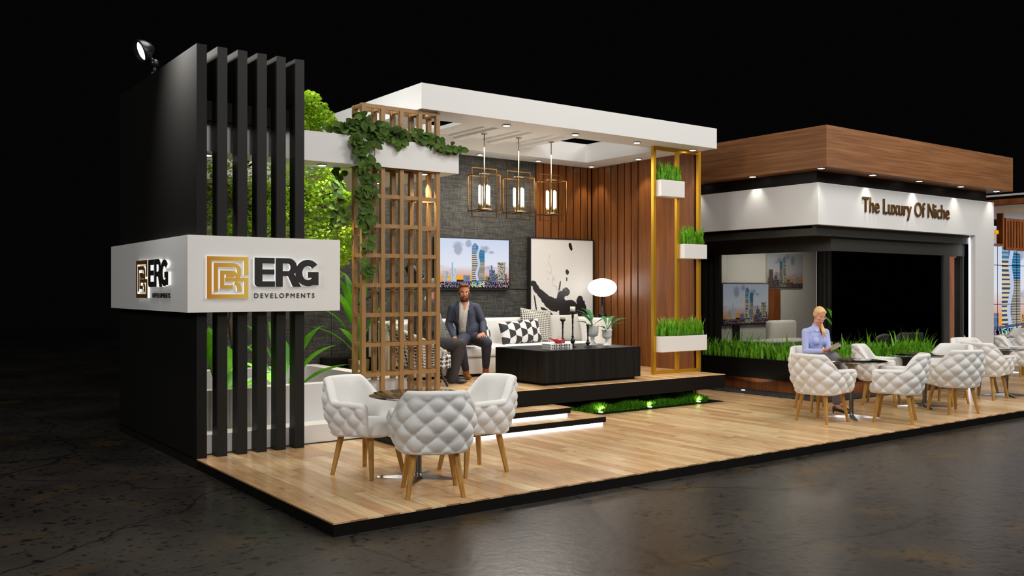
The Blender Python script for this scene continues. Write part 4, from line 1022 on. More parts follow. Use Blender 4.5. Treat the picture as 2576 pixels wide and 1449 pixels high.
# ---- man in blue on the sofa
def P_(u, v, Z): return W(u, v, Z)
def man_blue():
    t = thing('person', 'bearded man in a blue suit and white shirt sitting on the sofa, hands on thighs', 'person', (0, 0, 0))
    body = MB()
    pel = P_(1178, 846, 13.12); chest = P_(1168, 792, 13.13); nk = P_(1169, 765, 13.13)
    shL, shR = P_(1138, 775, 13.12), P_(1197, 774, 13.12)
    elL, elR = P_(1129, 815, 13.12), P_(1215, 812, 13.10); wrL, wrR = P_(1143, 850, 12.90), P_(1215, 839, 12.86)
    hpL, hpR = P_(1168, 850, 13.05), P_(1190, 850, 13.05); knL, knR = P_(1158, 864, 12.64), P_(1224, 863, 12.72)
    anL, anR = P_(1172, 931, 12.86), P_(1222, 925, 12.92)
    hc = P_(1167.3, 736, 13.08); up = Vector((.02, 0, 1)); camd = (Vector((CAMX, CAMY, CAMZ)) - hc); camd.z = 0; camd.normalize()
    sideV = Vector((RX, RY, 0)); fw = (camd + sideV * .10); fw.z = -.06
    body.ell(chest, (.165, .115, .20), basis(camd, (0, 0, 1)).to_3x3()); body.ell(pel + Vector((0, 0, .06)), (.15, .12, .15), basis(camd, (0, 0, 1)).to_3x3()); limb(body, [pel, chest], [.12, .14])
    limb(body, [nk - Vector((0, 0, .03)), nk + Vector((0, 0, .05)), hc - Vector((0, 0, .05)) - camd * .01], [.066, .056, .056]); limb(body, [shL - Vector((0, 0, .02)), nk - Vector((0, 0, .05)), shR - Vector((0, 0, .02))], [.04, .05, .04])
    for a, b, c in ((shL, elL, wrL), (shR, elR, wrR)): limb(body, [a, b, c], [.042, .040, .028])
    for a, b, c in ((hpL, knL, anL), (hpR, knR, anR)): limb(body, [a, b, c], [.08, .06, .038])
    hand(body, wrL, P_(1160, 857, 12.78) - wrL, (0, 0, 1), -1, .30, .95); hand(body, wrR, P_(1204, 846, 12.70) - wrR, (.1, 0, 1), 1, .42, .95)
    Bm, c = head(body, hc, fw, up, 1.0)
    me = remesh(body, .0055, 1); finish(me, 'body', ['skin', 'lip', 'eye_dark', 'eye_white', 'beard'], t, facemat(c, Bm, 1.0, True))
    hm, T = hairshell(c, Bm, 1.0, 'hair', 'hair_brown', t); me = remesh(hm, .006, 1)
    o = finish(me, 'hair', ['hair_brown'], t)
    # clip hair away from the face
    bm = bmesh.new(); bm.from_mesh(me); Bi = Bm.inverted()
    dele = [f for f in bm.faces if (lambda q: (q.y > .055 and q.z < .078) or (q.y > .02 and q.z < .03) or q.z < -.06)(Bi @ (f.calc_center_median() - c))]
    bmesh.ops.delete(bm, geom=dele, context='FACES'); bm.to_mesh(me); bm.free()
    # shirt
    b3 = basis(camd, (0, 0, 1)).to_3x3()
    m = MB(); m.ell(chest + camd * .018, (.158, .130, .21), b3); m.ell(pel + Vector((0, 0, .10)) + camd * .01, (.150, .125, .15), b3); limb(m, [pel + Vector((0, 0, .05)), chest], [.130, .146])
    limb(m, [nk - Vector((0, 0, .06)), nk + Vector((0, 0, .02))], [.09, .069]); me = remesh(m, .008, 2); cut(me, b3.inverted(), nk, lambda x, z: max(abs(x) - max(.0, (z + .10)) * .42, -.10 - z), .0); sh_ = finish(me, 'shirt', ['shirt_white'], t)
    m = MB()
    for sx in (-1, 1):
        q0 = nk + camd * .045 + sideV * .055 * sx + Vector((0, 0, .045)); q1 = nk + camd * .115 + sideV * .012 * sx + Vector((0, 0, -.055)); q2 = nk + camd * .10 + sideV * .075 * sx + Vector((0, 0, -.035)); q3 = nk + camd * .02 + sideV * .075 * sx + Vector((0, 0, .015))
        vs = [q0, q1, q2, q3]; vs += [q - camd * .012 for q in vs]; m.add(vs, [(0, 1, 2, 3), (7, 6, 5, 4), (0, 4, 5, 1), (1, 5, 6, 2), (2, 6, 7, 3), (3, 7, 4, 0)], False)
    m.build('collar', 'shirt_white', sh_)
    # jacket : torso shell open at the front, with sleeves
    m = MB(); m.ell(chest - camd * .002, (.19, .145, .215), b3); m.ell(pel + Vector((0, 0, .08)), (.185, .155, .18), b3); limb(m, [pel + Vector((0, 0, .02)), chest], [.155, .162]); limb(m, [shL, nk - Vector((0, 0, .03)) - camd * .025, shR], [.066, .066, .066])
    for a, b, c2 in ((shL, elL, wrL), (shR, elR, wrR)): limb(m, [a, b, b.lerp(c2, .90)], [.066, .054, .042])
    m.ell(pel + Vector((0, 0, .0)) - sideV * .09 + camd * .07, (.08, .05, .10), b3); m.ell(pel + Vector((0, 0, .0)) + sideV * .10 + camd * .05, (.07, .05, .09), b3)
    me = remesh(m, .008, 2); B4 = basis(camd, (0, 0, 1)).to_3x3().inverted()
    def gj(x, z):
        zz = [(-.60, .16), (-.36, .115), (-.26, .062), (-.1, .060), (.10, .066), (.16, .07), (.24, .055)]
        w_ = .16
        for (z0, w0), (z1, w1) in zip(zz[:-1], zz[1:]):
            if z0 <= z <= z1: w_ = w0 + (w1 - w0) * (z - z0) / (z1 - z0)
        if z > .24: w_ = .055
        return abs(x - (.012 + .03 * max(0, -z) / .3)) - w_
    cut(me, B4, chest, gj, .03)
    jk_ = finish(me, 'jacket', ['suit_blue'], t)
    m = MB()
    for sx in (-1, 1):
        vs = []
        for (h, x0, x1) in ((.20, .075, .10), (.10, .070, .135), (.03, .072, .12), (-.10, .076, .105), (-.17, .078, .085)):
            cc = chest + Vector((0, 0, h)) + sideV * .012 * 0
            dpt = .158 - .30 * max(0, h - .04)
            vs += [cc + sideV * (sx * x0) * 1.0 + camd * dpt, cc + sideV * sx * x1 + camd * (dpt - .018)]
        vs += [v_ - camd * .02 for v_ in vs]
        m.add(vs, [(2 * k, 2 * k + 1, 2 * k + 3, 2 * k + 2) for k in range(4)] + [(10 + 2 * k, 12 + 2 * k, 13 + 2 * k, 11 + 2 * k) for k in range(4)] + [(2 * k, 2 * k + 2, 12 + 2 * k, 10 + 2 * k) for k in range(4)] + [(2 * k + 1, 11 + 2 * k, 13 + 2 * k, 2 * k + 3) for k in range(4)], False)
    m.build('lapels', 'suit_blue', jk_)
    m = MB()
    for a, b, c2 in ((hpL, knL, anL), (hpR, knR, anR)): limb(m, [a, b, b.lerp(c2, .93)], [.098, .078, .052])
    m.ell(pel, (.165, .13, .10), b3); me = remesh(m, .009, 2); finish(me, 'trousers', ['trouser_blue'], t)
    for an, dx in ((anL, .25), (anR, -.15)):
        d = (camd * .8 + sideV * dx); d.z = 0; d.normalize(); m = MB(); base = Vector((an.x, an.y, .405)); bb = basis(d, (0, 0, 1)).to_3x3()
        limb(m, [an + Vector((0, 0, .02)), base + Vector((0, 0, .06))], [.046, .046]); m.ell(base + Vector((0, 0, .045)) + d * .05, (.043, .09, .042), bb); m.ell(base + Vector((0, 0, .036)) + d * .12, (.042, .075, .034), bb); m.ell(base + Vector((0, 0, .03)) - d * .02, (.038, .05, .03), bb)
        me = remesh(m, .006, 2); finish(me, 'boot', ['boot'], t)
man_blue()
# ---- man in grey in the armchair, back to us
def man_grey():
    t = thing('person', 'grey haired man in a dark grey suit sitting in the houndstooth armchair behind the lattice', 'person', (0, 0, 0))
    side = Vector((RX, RY, 0)); away = Vector((FX, FY, 0)); fwd = (side * .85 + away * .5).normalized(); b3 = basis(fwd, (0, 0, 1)).to_3x3()
    pel = P_(1068, 862, 12.35); chest = P_(1066, 795, 12.32); nk = P_(1080, 757, 12.32); hc = P_(1090, 724, 12.32)
    rt = fwd.cross(Vector((0, 0, 1)))
    shA = nk + rt * .20 - Vector((0, 0, .07)); shB = nk - rt * .20 - Vector((0, 0, .06))
    elA = shA - fwd * .13 - Vector((0, 0, .28)) + rt * .03; wrA = elA + fwd * .13 + Vector((0, 0, -.06)) - rt * .09; elB = shB - fwd * .13 - Vector((0, 0, .28)) - rt * .03; wrB = elB + fwd * .13 + Vector((0, 0, -.06)) + rt * .09
    hpA = pel + rt * .09; hpB = pel - rt * .09; knA = P_(1158, 867, 12.15); knB = P_(1152, 872, 12.62)
    anA = P_(1137, 952, 12.2); anB = P_(1134, 944, 12.62)
    b = MB(); b.ell(chest, (.165, .12, .21), b3); b.ell(pel + Vector((0, 0, .05)), (.15, .13, .14), b3); limb(b, [pel, chest], [.12, .14]); limb(b, [nk - Vector((0, 0, .05)), nk, hc - fwd * .02 - Vector((0, 0, .05))], [.07, .06, .058])
    for a_, e_, w_ in ((shA, elA, wrA), (shB, elB, wrB)): limb(b, [a_, e_, w_], [.055, .043, .028])
    for a_, e_, w_ in ((hpA, knA, anA), (hpB, knB, anB)): limb(b, [a_, e_, w_], [.08, .06, .04])
    hand(b, wrA, fwd * .25 - rt - Vector((0, 0, .2)), (0, 0, 1), -1, .3, .95); hand(b, wrB, fwd * .25 + rt - Vector((0, 0, .2)), (0, 0, 1), 1, .3, .95)
    Bm, c = head(b, hc, fwd * .5 + away * .7, (0, 0, 1)); me = remesh(b, .0065, 1); finish(me, 'body', ['skin_fair', 'lip', 'eye_dark', 'eye_white', 'hair_grey'], t, facemat(c, Bm, 1, False))
    hm, T = hairshell(c, Bm, 1.0, '', '', t, 'cropped'); me = remesh(hm, .007, 1); bm = bmesh.new(); bm.from_mesh(me); Bi = Bm.inverted()
    bmesh.ops.delete(bm, geom=[f for f in bm.faces if (lambda q: (q.y > .05 and q.z < .085) or q.z < -.045)(Bi @ (f.calc_center_median() - c))], context='FACES'); bm.to_mesh(me); bm.free(); finish(me, 'hair', ['hair_grey'], t)
    m = MB(); limb(m, [nk - Vector((0, 0, .05)), nk + Vector((0, 0, .025))], [.085, .068]); me = remesh(m, .008, 1); finish(me, 'collar', ['shirt_white'], t)
    m = MB(); m.ell(chest, (.20, .145, .225), b3); m.ell(pel + Vector((0, 0, .08)), (.185, .15, .16), b3); limb(m, [pel, chest], [.15, .165]); limb(m, [shA, nk - Vector((0, 0, .035)), shB], [.078, .08, .078])
    for a_, e_, w_ in ((shA, elA, wrA), (shB, elB, wrB)): limb(m, [a_, e_, e_.lerp(w_, .9)], [.077, .06, .045])
    me = remesh(m, .009, 3); finish(me, 'jacket', ['suit_grey'], t)
    m = MB()
    for a_, e_, w_ in ((hpA, knA, anA), (hpB, knB, anB)): limb(m, [a_, e_, w_], [.10, .085, .068])
    m.ell(pel, (.17, .15, .10), b3); me = remesh(m, .009, 2); finish(me, 'trousers', ['suit_grey'], t)
    for an in (anA, anB):
        base = Vector((an.x, an.y, .405)); d = side; bb = basis(d, (0, 0, 1)).to_3x3(); m = MB()
        m.ell(base + Vector((0, 0, .04)) + d * .0, (.042, .075, .038), bb); m.ell(base + Vector((0, 0, .032)) + d * .11, (.044, .10, .030), bb); limb(m, [an, base + Vector((0, 0, .05))], [.045, .04])
        me = remesh(m, .006, 2); finish(me, 'shoe', ['shoe_dark'], t)
man_grey()
# ---- woman with phone
def woman():
    t = thing('person', 'blond woman in a pale blue shirt and grey trousers sitting and looking at her phone', 'person', (0, 0, 0))
    side = Vector((RX, RY, 0)); toc = Vector((-FX, -FY, 0)); Z0 = 12.62
    fwd = (side * .40 + toc * .80).normalized(); b3 = basis(fwd, (0, 0, 1)).to_3x3(); rt = fwd.cross(Vector((0, 0, 1)))
    pel = P_(2046, 903, Z0); chest = P_(2050, 852, Z0 - .03); nk = P_(2053, 821, Z0 - .06); hc = P_(2062, 793.5, Z0 - .12)
    shA = P_(2026, 832, Z0 - .10); shB = P_(2077, 833, Z0 + .02)
    elA = P_(2026, 884, Z0 - .14); elB = P_(2084, 880, Z0 - .05); wrA = P_(2068, 884, Z0 - .38); wrB = P_(2086, 880, Z0 - .30)
    hpA = pel + fwd * .02 + rt * .08; hpB = pel + fwd * .02 - rt * .08
    knA = P_(2098, 898, Z0 - .38); knB = P_(2105, 906, Z0 - .20); anA = P_(2104, 1019, Z0 - .40); anB = P_(2112, 1014, Z0 - .14)
    b = MB(); b.ell(chest, (.14, .105, .18), b3); b.ell(pel + Vector((0, 0, .03)), (.155, .125, .12), b3); limb(b, [pel, chest], [.105, .11]); limb(b, [nk - Vector((0, 0, .05)), nk, hc - Vector((0, 0, .06)) - fwd * .03], [.058, .047, .05])
    limb(b, [shA - Vector((0, 0, .03)), nk - Vector((0, 0, .05)), shB - Vector((0, 0, .03))], [.035, .045, .035])
    for a_, e_, w_ in ((shA, elA, wrA), (shB, elB, wrB)): limb(b, [a_ - Vector((0, 0, .03)), e_, w_], [.034, .034, .024])
    for a_, e_, w_ in ((hpA, knA, anA), (hpB, knB, anB)): limb(b, [a_, e_, w_], [.08, .056, .032])
    ph = P_(2100, 872, Z0 - .42)
    hand(b, wrA, ph - wrA + Vector((0, 0, -.02)), Vector((0, 0, -1)) + toc * .5, 1, .35, .88); hand(b, wrB, ph - wrB - Vector((0, 0, .03)), Vector((0, 0, -1)) - side * .2, -1, .35, .88)
    for an, d in ((anA, side * .8 + toc * .3), (anB, side)):
        d = d.normalized(); base = Vector((an.x, an.y, 0)); bb = basis(d, (0, 0, 1)).to_3x3()
        limb(b, [an, base + Vector((0, 0, .085)) + d * .02, base + Vector((0, 0, .03)) + d * .13], [.032, .030, .024])
    hf = toc * .88 + side * .24; hf.z = -.34
    Bm, c = head(b, hc, hf, (.02, 0, 1), .94, True); me = remesh(b, .0055, 1)
    finish(me, 'body', ['skin_fair', 'lip', 'eye_dark', 'eye_dark', 'hair_blond'], t, facemat(c, Bm, .94, False, True))
    hm, T = hairshell(c, Bm, .94, '', '', t, 'long')
    me = remesh(hm, .006, 1); bm = bmesh.new(); bm.from_mesh(me); Bi = Bm.inverted()
    bmesh.ops.delete(bm, geom=[f for f in bm.faces if (lambda q: (q.y > .045 and q.z < .062 - abs(q.x) * .25) or (q.y > .005 and q.z < .015) or q.z < -.055)(Bi @ (f.calc_center_median() - c) / .94)], context='FACES'); bm.to_mesh(me); bm.free(); finish(me, 'hair', ['hair_blond'], t)
    m = MB(); limb(m, [T(0, -.10, -.01), T(-.055, -.055, -.09), T(-.06, .0, -.15), P_(2073, 836, Z0 - .17), P_(2077, 848, Z0 - .18)], [.03, .030, .028, .026, .010]); me = remesh(m, .007, 1); finish(me, 'ponytail', ['hair_blond'], t)
    m = MB(); m.ell(chest - Vector((0, 0, .0)), (.152, .118, .19), b3); m.ell(chest + fwd * .075 + rt * .055 - Vector((0, 0, .03)), (.062, .055, .06), b3); m.ell(chest + fwd * .075 - rt * .055 - Vector((0, 0, .03)), (.062, .055, .06), b3)
    m.ell(pel + Vector((0, 0, .06)), (.155, .13, .13), b3); limb(m, [pel + Vector((0, 0, .06)), chest], [.11, .118]); limb(m, [shA - Vector((0, 0, .012)), nk - Vector((0, 0, .05)), shB - Vector((0, 0, .012))], [.046, .06, .046]); limb(m, [nk - Vector((0, 0, .05)), nk + Vector((0, 0, .008))], [.075, .056])
    for a_, e_, w_ in ((shA, elA, wrA), (shB, elB, wrB)): limb(m, [a_ - Vector((0, 0, .015)), e_, e_.lerp(w_, .93)], [.050, .044, .034])
    me = remesh(m, .007, 2); cut(me, b3.inverted(), chest, lambda x, z: max(abs(x + .01) - (z - .03) * .32, .045 - z), .02)
    sh_ = finish(me, 'shirt', ['shirt_blue'], t)
    m = MB()
    for sx in (-1, 1):
        q0 = nk + fwd * .0 + rt * .058 * sx + Vector((0, 0, .025)); q1 = nk + fwd * .085 + rt * .02 * sx + Vector((0, 0, -.055)); q2 = nk + fwd * .075 + rt * .07 * sx + Vector((0, 0, -.07)); q3 = nk + fwd * .0 + rt * .085 * sx + Vector((0, 0, -.015))
        vs = [q0, q1, q2, q3]; vs += [q - fwd * .012 for q in vs]; m.add(vs, [(0, 1, 2, 3), (7, 6, 5, 4), (0, 4, 5, 1), (1, 5, 6, 2), (2, 6, 7, 3), (3, 7, 4, 0)], False)
    m.build('collar', 'shirt_blue', sh_)
    m = MB()
    for a_, e_, w_ in ((hpA, knA, anA), (hpB, knB, anB)): limb(m, [a_, e_, e_.lerp(w_, .93)], [.095, .072, .05])
    m.ell(pel + Vector((0, 0, .0)), (.165, .14, .10), b3); me = remesh(m, .008, 2); finish(me, 'trousers', ['trouser_grey'], t)
    for an, d in ((anA, side * .8 + toc * .3), (anB, side)):
        d = d.normalized(); base = Vector((an.x, an.y, 0)); m = MB(); bb = basis(d, (0, 0, 1)).to_3x3()
        limb(m, [base + Vector((0, 0, .075)) - d * .02, base + Vector((0, 0, .05)) + d * .06, base + Vector((0, 0, .022)) + d * .15], [.034, .030, .020]); limb(m, [base + Vector((0, 0, .07)) - d * .035, base + Vector((0, 0, .006)) - d * .04], [.018, .006])
        me = remesh(m, .005, 1); finish(me, 'shoe', ['shoe_dark'], t)
    pm = basis((side * .9 + Vector((0, 0, .45))), toc + Vector((0, 0, 1.2))).to_4x4(); pm.translation = ph
    m = MB(); m.bbox(-.036, .036, -.075, .075, -.004, .004, b=.003, mat=pm); o = m.build('smartphone', 'phone'); tag(o, 'smartphone held in the hands of the woman', 'phone')
woman()
# ================================================================== PAVILION ON THE RIGHT
wr = thing('wooden_roof', 'brown wood grained flat roof fascia over the white pavilion on the right', 'roof', (8.8, 2.06, 3.46))
m = MB(); m.box(0, 5.68, 0, 6.5, 0, .612); m.build('fascia', 'roof_wood', wr)
boxobj('black_band', (.29, 5.45, .37, 6.5, -.186, -.001), 'black_paint', wr)  # recessed black band between the wood roof and the white wall band
wl = (14, 'pavilion')
def sq_light(x, y):
    t = thing('downlight', 'small square downlight under the brown wood roof', 'ceiling light', (x, y, 3.46), 0, 'downlights under the brown wood roof')
    m = MB(); m.box(-.05, .05, -.05, .05, -.006, -.0005); m.build('trim_ring', 'chrome', t)
    m = MB(); m.box(-.036, .036, -.036, .036, -.0085, -.0062); m.build('bulb', 'down_glow', t)
    l = bpy.data.lights.new('spot', 'SPOT'); l.energy = 13; l.spot_size = R(84); l.spot_blend = .9; l.shadow_soft_size = .02; l.color = (1, .95, .84)
    lo = bpy.data.objects.new('spot_lamp', l); COL.objects.link(lo); lo.location = (0, 0, -.02); lo.parent = t
for x, y in ((8.9, 2.22), (10.24, 2.22), (11.59, 2.22), (12.93, 2.22), (14.2, 2.22), (8.9, 3.48), (8.9, 4.75)): sq_light(x, y)
wp = thing('white_portal', 'white wall band and column of the pavilion with bronze lettering and a vertical light strip', 'portal', (9.0, 2.34, 0))
m = MB(); m.box(0, 5.35, 0, .115, 2.642, 3.272); m.box(0, .115, .115, 2.62, 2.642, 3.272); m.box(4.673, 5.35, 0, .115, 0.0005, 2.642); m.build('band', 'white_paint', wp)
boxobj('led_strip', (4.658, 4.672, .100, .115, .0005, 2.60), 'led_white', wp)
tx = textobj('The Luxury Of Niche', .345, 'lettering', 'letter_bronze', wp, lambda x, d, z: Vector((1.13 + x, -.001 + d, 2.885 + z)), 1.03, .002, .022, .845)
# dark shell of the room
m = MB(); m.box(9.12, 13.66, 2.4565, 2.53, 2.487, 2.64); m.box(9.12, 9.2, 2.53, 7, 2.487, 2.64); m.box(9.12, 13.7, 2.53, 7, 2.60, 2.64); 
struct(m.build('trim_1', 'dark_wall'), 'dark trim under the white band', 'trim')
m = MB(); m.box(9.6, 13.67, 2.531, 2.58, 2.267, 2.5998); m.box(12.96, 13.14, 2.531, 2.58, 0.001, 2.267); m.box(13.60, 13.64, 2.531, 2.58, 0.001, 2.267); m.box(9.6, 9.65, 2.58, 6, 2.267, 2.5998)
struct(m.build('wall_front', 'dark_wall'), 'dark grey front wall of the glazed room', 'wall')
m = MB(); m.box(13.145, 13.33, 2.545, 2.75, .001, 2.24); m.box(13.33, 13.40, 2.60, 2.75, .001, 2.24); m.box(13.145, 13.40, 2.545, 2.75, 2.24, 2.266)
struct(m.build('door_1', 'frame_wood'), 'tall narrow brown wood door lining by the white column', 'door')
m = MB(); m.box(9.6, 9.65, 4.76, 6, .001, 2.266)
for k in range(9): m.box(9.575, 9.6, 4.80 + k * .13, 4.86 + k * .13, .001, 2.266)
struct(m.build('wall_left', 'black_paint'), 'black ribbed wall left of the side window', 'wall')
m = MB(); m.box(9.62, 9.628, 2.82, 4.76, .02, 2.266)
struct(m.build('window_1', 'window_glass'), 'side window pane of the room beside the grass trough', 'window')
m = MB(); m.box(9.66, 12.955, 2.55, 2.558, .02, 2.266)
struct(m.build('window_2', 'window_glass'), 'large front window pane of the dark room', 'window')
m = MB(); m.box(9.65, 13.6, 5.60, 5.66, .001, 2.6); struct(m.build('wall_back', 'white_paint'), 'pale back wall of the glazed room', 'wall')
m = MB(); m.box(13.7, 13.74, 2.6, 5.66, .001, 2.6)
for k in range(8): m.box(13.67, 13.70, 4.80 + k * .105, 4.85 + k * .105, .001, 2.6)
m.cur = 1; m.box(13.655, 13.70, 4.64, 4.76, .001, 2.6)
struct(m.build('wall_right', ['black_paint', 'frame_wood']), 'black ribbed right wall of the glazed room', 'wall')
m = MB(); m.box(9.65, 13.7, 2.6, 5.66, .0008, .02); struct(m.build('floor', 'charcoal'), 'dark floor of the glazed room', 'floor')
# things in the room
rt_ = thing('television', 'television with a skyline on the back wall inside the glazed room', 'television', (10.60, 5.555, .985))
boxobj('casing', (0, 1.37, 0, .04, 0, .80), 'screen_rim', rt_); flat_picture('screen', (.015, -.002, .012), (1.34, 0, 0), (0, 0, .776), skyline, 150, 84, 'screen_wall', rt_)
boxobj('stand_column', (.34, .50, 0, .03, -.975, -.001), 'black_metal', rt_)
pnl = thing('skyline_reflection', 'mirrored skyline board painted as a window reflection, high in the glazed room', 'reflection', (11.93, 5.57, 1.69))
boxobj('board', (0, 1.15, 0, .025, 0, .70), 'paper', pnl); flat_picture('print', (.005, -.002, .005), (1.14, 0, 0), (0, 0, .69), lambda u, v: skyline(1 - u, v) * .6, 110, 66, 'printed', pnl)  # mirrored, dimmed skyline: a reflection in the side window painted on a board
wd = boxobj('wood_panel', (11.97, 12.38, 5.585, 5.599, .021, 1.68), 'frame_wood'); tag(wd, 'narrow dark wood panel on the pale wall below the painted skyline reflection', 'panel')
mp_ = boxobj('marble_panel', (10.53, 11.90, 5.585, 5.5985, 1.80, 2.5), 'stone_white'); tag(mp_, 'pale veined wall panel above the television in the glazed room', 'panel')
wt = thing('long_table', 'long white table with rounded top inside the glazed room', 'table', (10.9, 4.35, .021))
m = MB(); m.bbox(-.9, .75, -.38, .38, .68, .74, b=.02); m.build('table_top', 'white_gloss', wt)
for sx in (-.7, .55):
    m = MB(); m.bbox(sx - .05, sx + .05, -.25, .25, .001, .679, b=.01); m.build('leg', 'white_gloss', wt)
wa = thing('lounge_chair', 'boxy white armchair behind the white table in the glazed room', 'chair', (11.95, 4.95, .021))
m = MB(); m.bbox(-.4, .4, -.35, .35, .12, .45, b=.05); m.build('seat', 'velvet_white', wa)
m = MB(); m.bbox(-.4, .4, .2, .38, .45, 1.05, b=.06); m.build('backrest', 'velvet_white', wa)
for s_ in (-1, 1):
    m = MB(); m.bbox(s_ * .46 - .08, s_ * .46 + .08, -.35, .38, .001, .68, b=.04); m.build('arm', 'velvet_white', wa)
def broad(m, base, leaves, wk=.09):
    base = Vector(base)
    for (a, L, up, w) in leaves:
        a = R(a); n = 12; pts = []
        for k in range(n + 1):
            q = k / n; pts.append(base + Vector((math.cos(a) * L * q ** 1.5, math.sin(a) * L * q ** 1.5, up * (1.35 * q - .35 * q ** 3))))
        m.tube(pts[:6], [.012, .011, .01, .009, .008, .007], 6); vs = []; d = Vector((-math.sin(a), math.cos(a), 0))
        for k in range(n + 1):
            q = k / n; ww = 0 if q < .35 else w * math.sin(PI * ((q - .35) / .65) ** .75)
            vs += [pts[k] - d * ww + Vector((0, 0, ww * .35)), pts[k], pts[k] + d * ww + Vector((0, 0, ww * .35))]
        for k in range(4, n): m.add(vs[3 * k:3 * k + 6], [(0, 1, 4, 3), (1, 2, 5, 4)], True)
rp = thing('potted_plant', 'leafy green plant in a pale pot inside the glazed room', 'plant', (12.95, 4.5, .021))
m = MB(); m.lathe([(.12, 0), (.17, .35), (.18, .36), (.16, .36), (.01, .33)], 22); m.build('pot', 'stone_white', rp)
m = MB(); rr = random.Random(5); broad(m, (0, 0, .3), [(rr.uniform(0, 360), rr.uniform(.3, .6), rr.uniform(.6, 1.15), rr.uniform(.05, .08)) for _ in range(12)]); m.build('foliage', 'leaf_banana', rp)
dt = thing('dark_desk', 'black desk in the glazed room carrying the pale laptop', 'desk', (11.2, 3.35, .021))
m = MB(); m.box(-.6, .6, -.3, .3, .70, .73); m.box(-.58, -.52, -.28, .28, 0, .70); m.box(.52, .58, -.28, .28, 0, .70); m.build('frame', 'black_paint', dt)
lp = thing('laptop', 'open pale laptop on the black desk in the glazed room', 'laptop', (10.95, 3.3, .7515), R(180))
boxobj('keyboard_base', (-.16, .16, -.11, .11, 0, .014), 'paper', lp)
m = MB(); RM = Matrix.Translation((0, .112, .015)) @ Euler((R(-18), 0, 0)).to_matrix().to_4x4(); m.box(-.16, .16, 0, .008, 0, .21, RM); m.build('lid', 'paper', lp)

# troughs with grass, wood base, gravel
gv = boxobj('gravel_strip', (8.84, 13.3, 2.10, 2.62, .0008, .018), 'gravel'); g2 = boxobj('gravel_strip', (8.84, 9.35, 2.621, 7, .0008, .018), 'gravel')
tag(gv, 'dark gravel strip along the front of the pavilion behind the tufted chairs', 'gravel', kind='stuff'); tag(g2, 'dark gravel strip along the side of the pavilion next to the deck', 'gravel', kind='stuff')
def trough(lab, b0, b1, n, seed, bb):
    t = thing('plant_trough', lab, 'planter', (b0[0], b0[1], .02)); w, d = b1[0] - b0[0], b1[1] - b0[1]
    boxobj('wood_base', bb, 'frame_wood', t)
    m = MB(); m.box(0, w, 0, d, .20, .51); bx_ = m.build('box', 'black_edge', t); boxobj('soil', (.02, w - .02, .02, d - .02, .5105, .518), 'plant_soil', bx_)
    m = MB(); r2 = random.Random(seed); blades(m, .04, w - .04, .03, d - .03, .515, n, .14, .36, .062, .55, r2)
    blades(m, .05, w - .05, .03, d - .03, .515, n // 22, .40, .54, .05, .45, r2); g = m.build('foliage', 'leaf_grass', t); g['kind'] = 'stuff'
trough('long black trough of bright grass beside the side window', (9.21, 2.82), (9.54, 5.6), 620, 11, (.10, .33, 0, 2.78, 0, .199))
trough('black trough of bright grass along the front window, behind the woman', (9.21, 2.40), (12.45, 2.75) if False else (12.45, 2.545), 560, 12, (.10, 3.24, .03, .14, 0, .199))
for (x, y, z, lab) in ((9.0, 3.75, .018, 'small round ground light in the gravel by the deck corner'), (6.32, 3.19, .006, 'round ground light at the front of the lawn tray, nearer the steps'), (7.32, 3.19, .006, 'round ground light at the front of the lawn tray, nearer the deck corner'), (5.4, 3.19, .006, 'round ground light in the lawn tray half hidden by the steps')):
    t = thing('ground_light', lab, 'ground light', (x, y, z + .0005)); m = MB(); m.lathe([(.028, 0), (.045, 0), (.045, .014), (.028, .012)], 20); m.build('trim_ring', 'chrome', t)
    m = MB(); m.lathe([(.001, .0145), (.030, .0145), (.030, .018), (.001, .018)], 16, smooth=False); m.build('bulb', 'down_glow', t)
    l = bpy.data.lights.new('uplight', 'SPOT'); l.energy = 3.5; l.spot_size = R(150); l.shadow_soft_size = .02; l.color = (1, .9, .7); lo = bpy.data.objects.new('uplight', l); COL.objects.link(lo); lo.location = (0, 0, .03); lo.rotation_euler = (R(180), 0, 0); lo.parent = t

# lawn
m = MB(); rr = random.Random(9)
for _ in range(14000):
    x = rr.uniform(4.6, 7.55); y = rr.uniform(3.24, 3.80)
    if rr.random() < .35: y = rr.uniform(3.22, 3.32)
    h = rr.uniform(.07, .13) * (.7 + .6 * abs(math.sin(x * 5) * math.cos(y * 9 + x))); a = rr.uniform(0, 6.3); w = .006; dx, dy = math.cos(a), math.sin(a)
    if y < 3.36: dy = -abs(dy)
    m.add([(x - dy * w, y + dx * w, .005), (x + dy * w, y - dx * w, .005), (x + dx * .018, y + dy * .018, .005 + h * .7), (x + dx * .04, y + dy * .04, .005 + h)], [(0, 1, 2), (0, 2, 3)], False)
o = m.build('lawn_grass', 'leaf_lawn'); tag(o, 'short dense green grass growing in the tray under the deck edge', 'grass', kind='stuff')

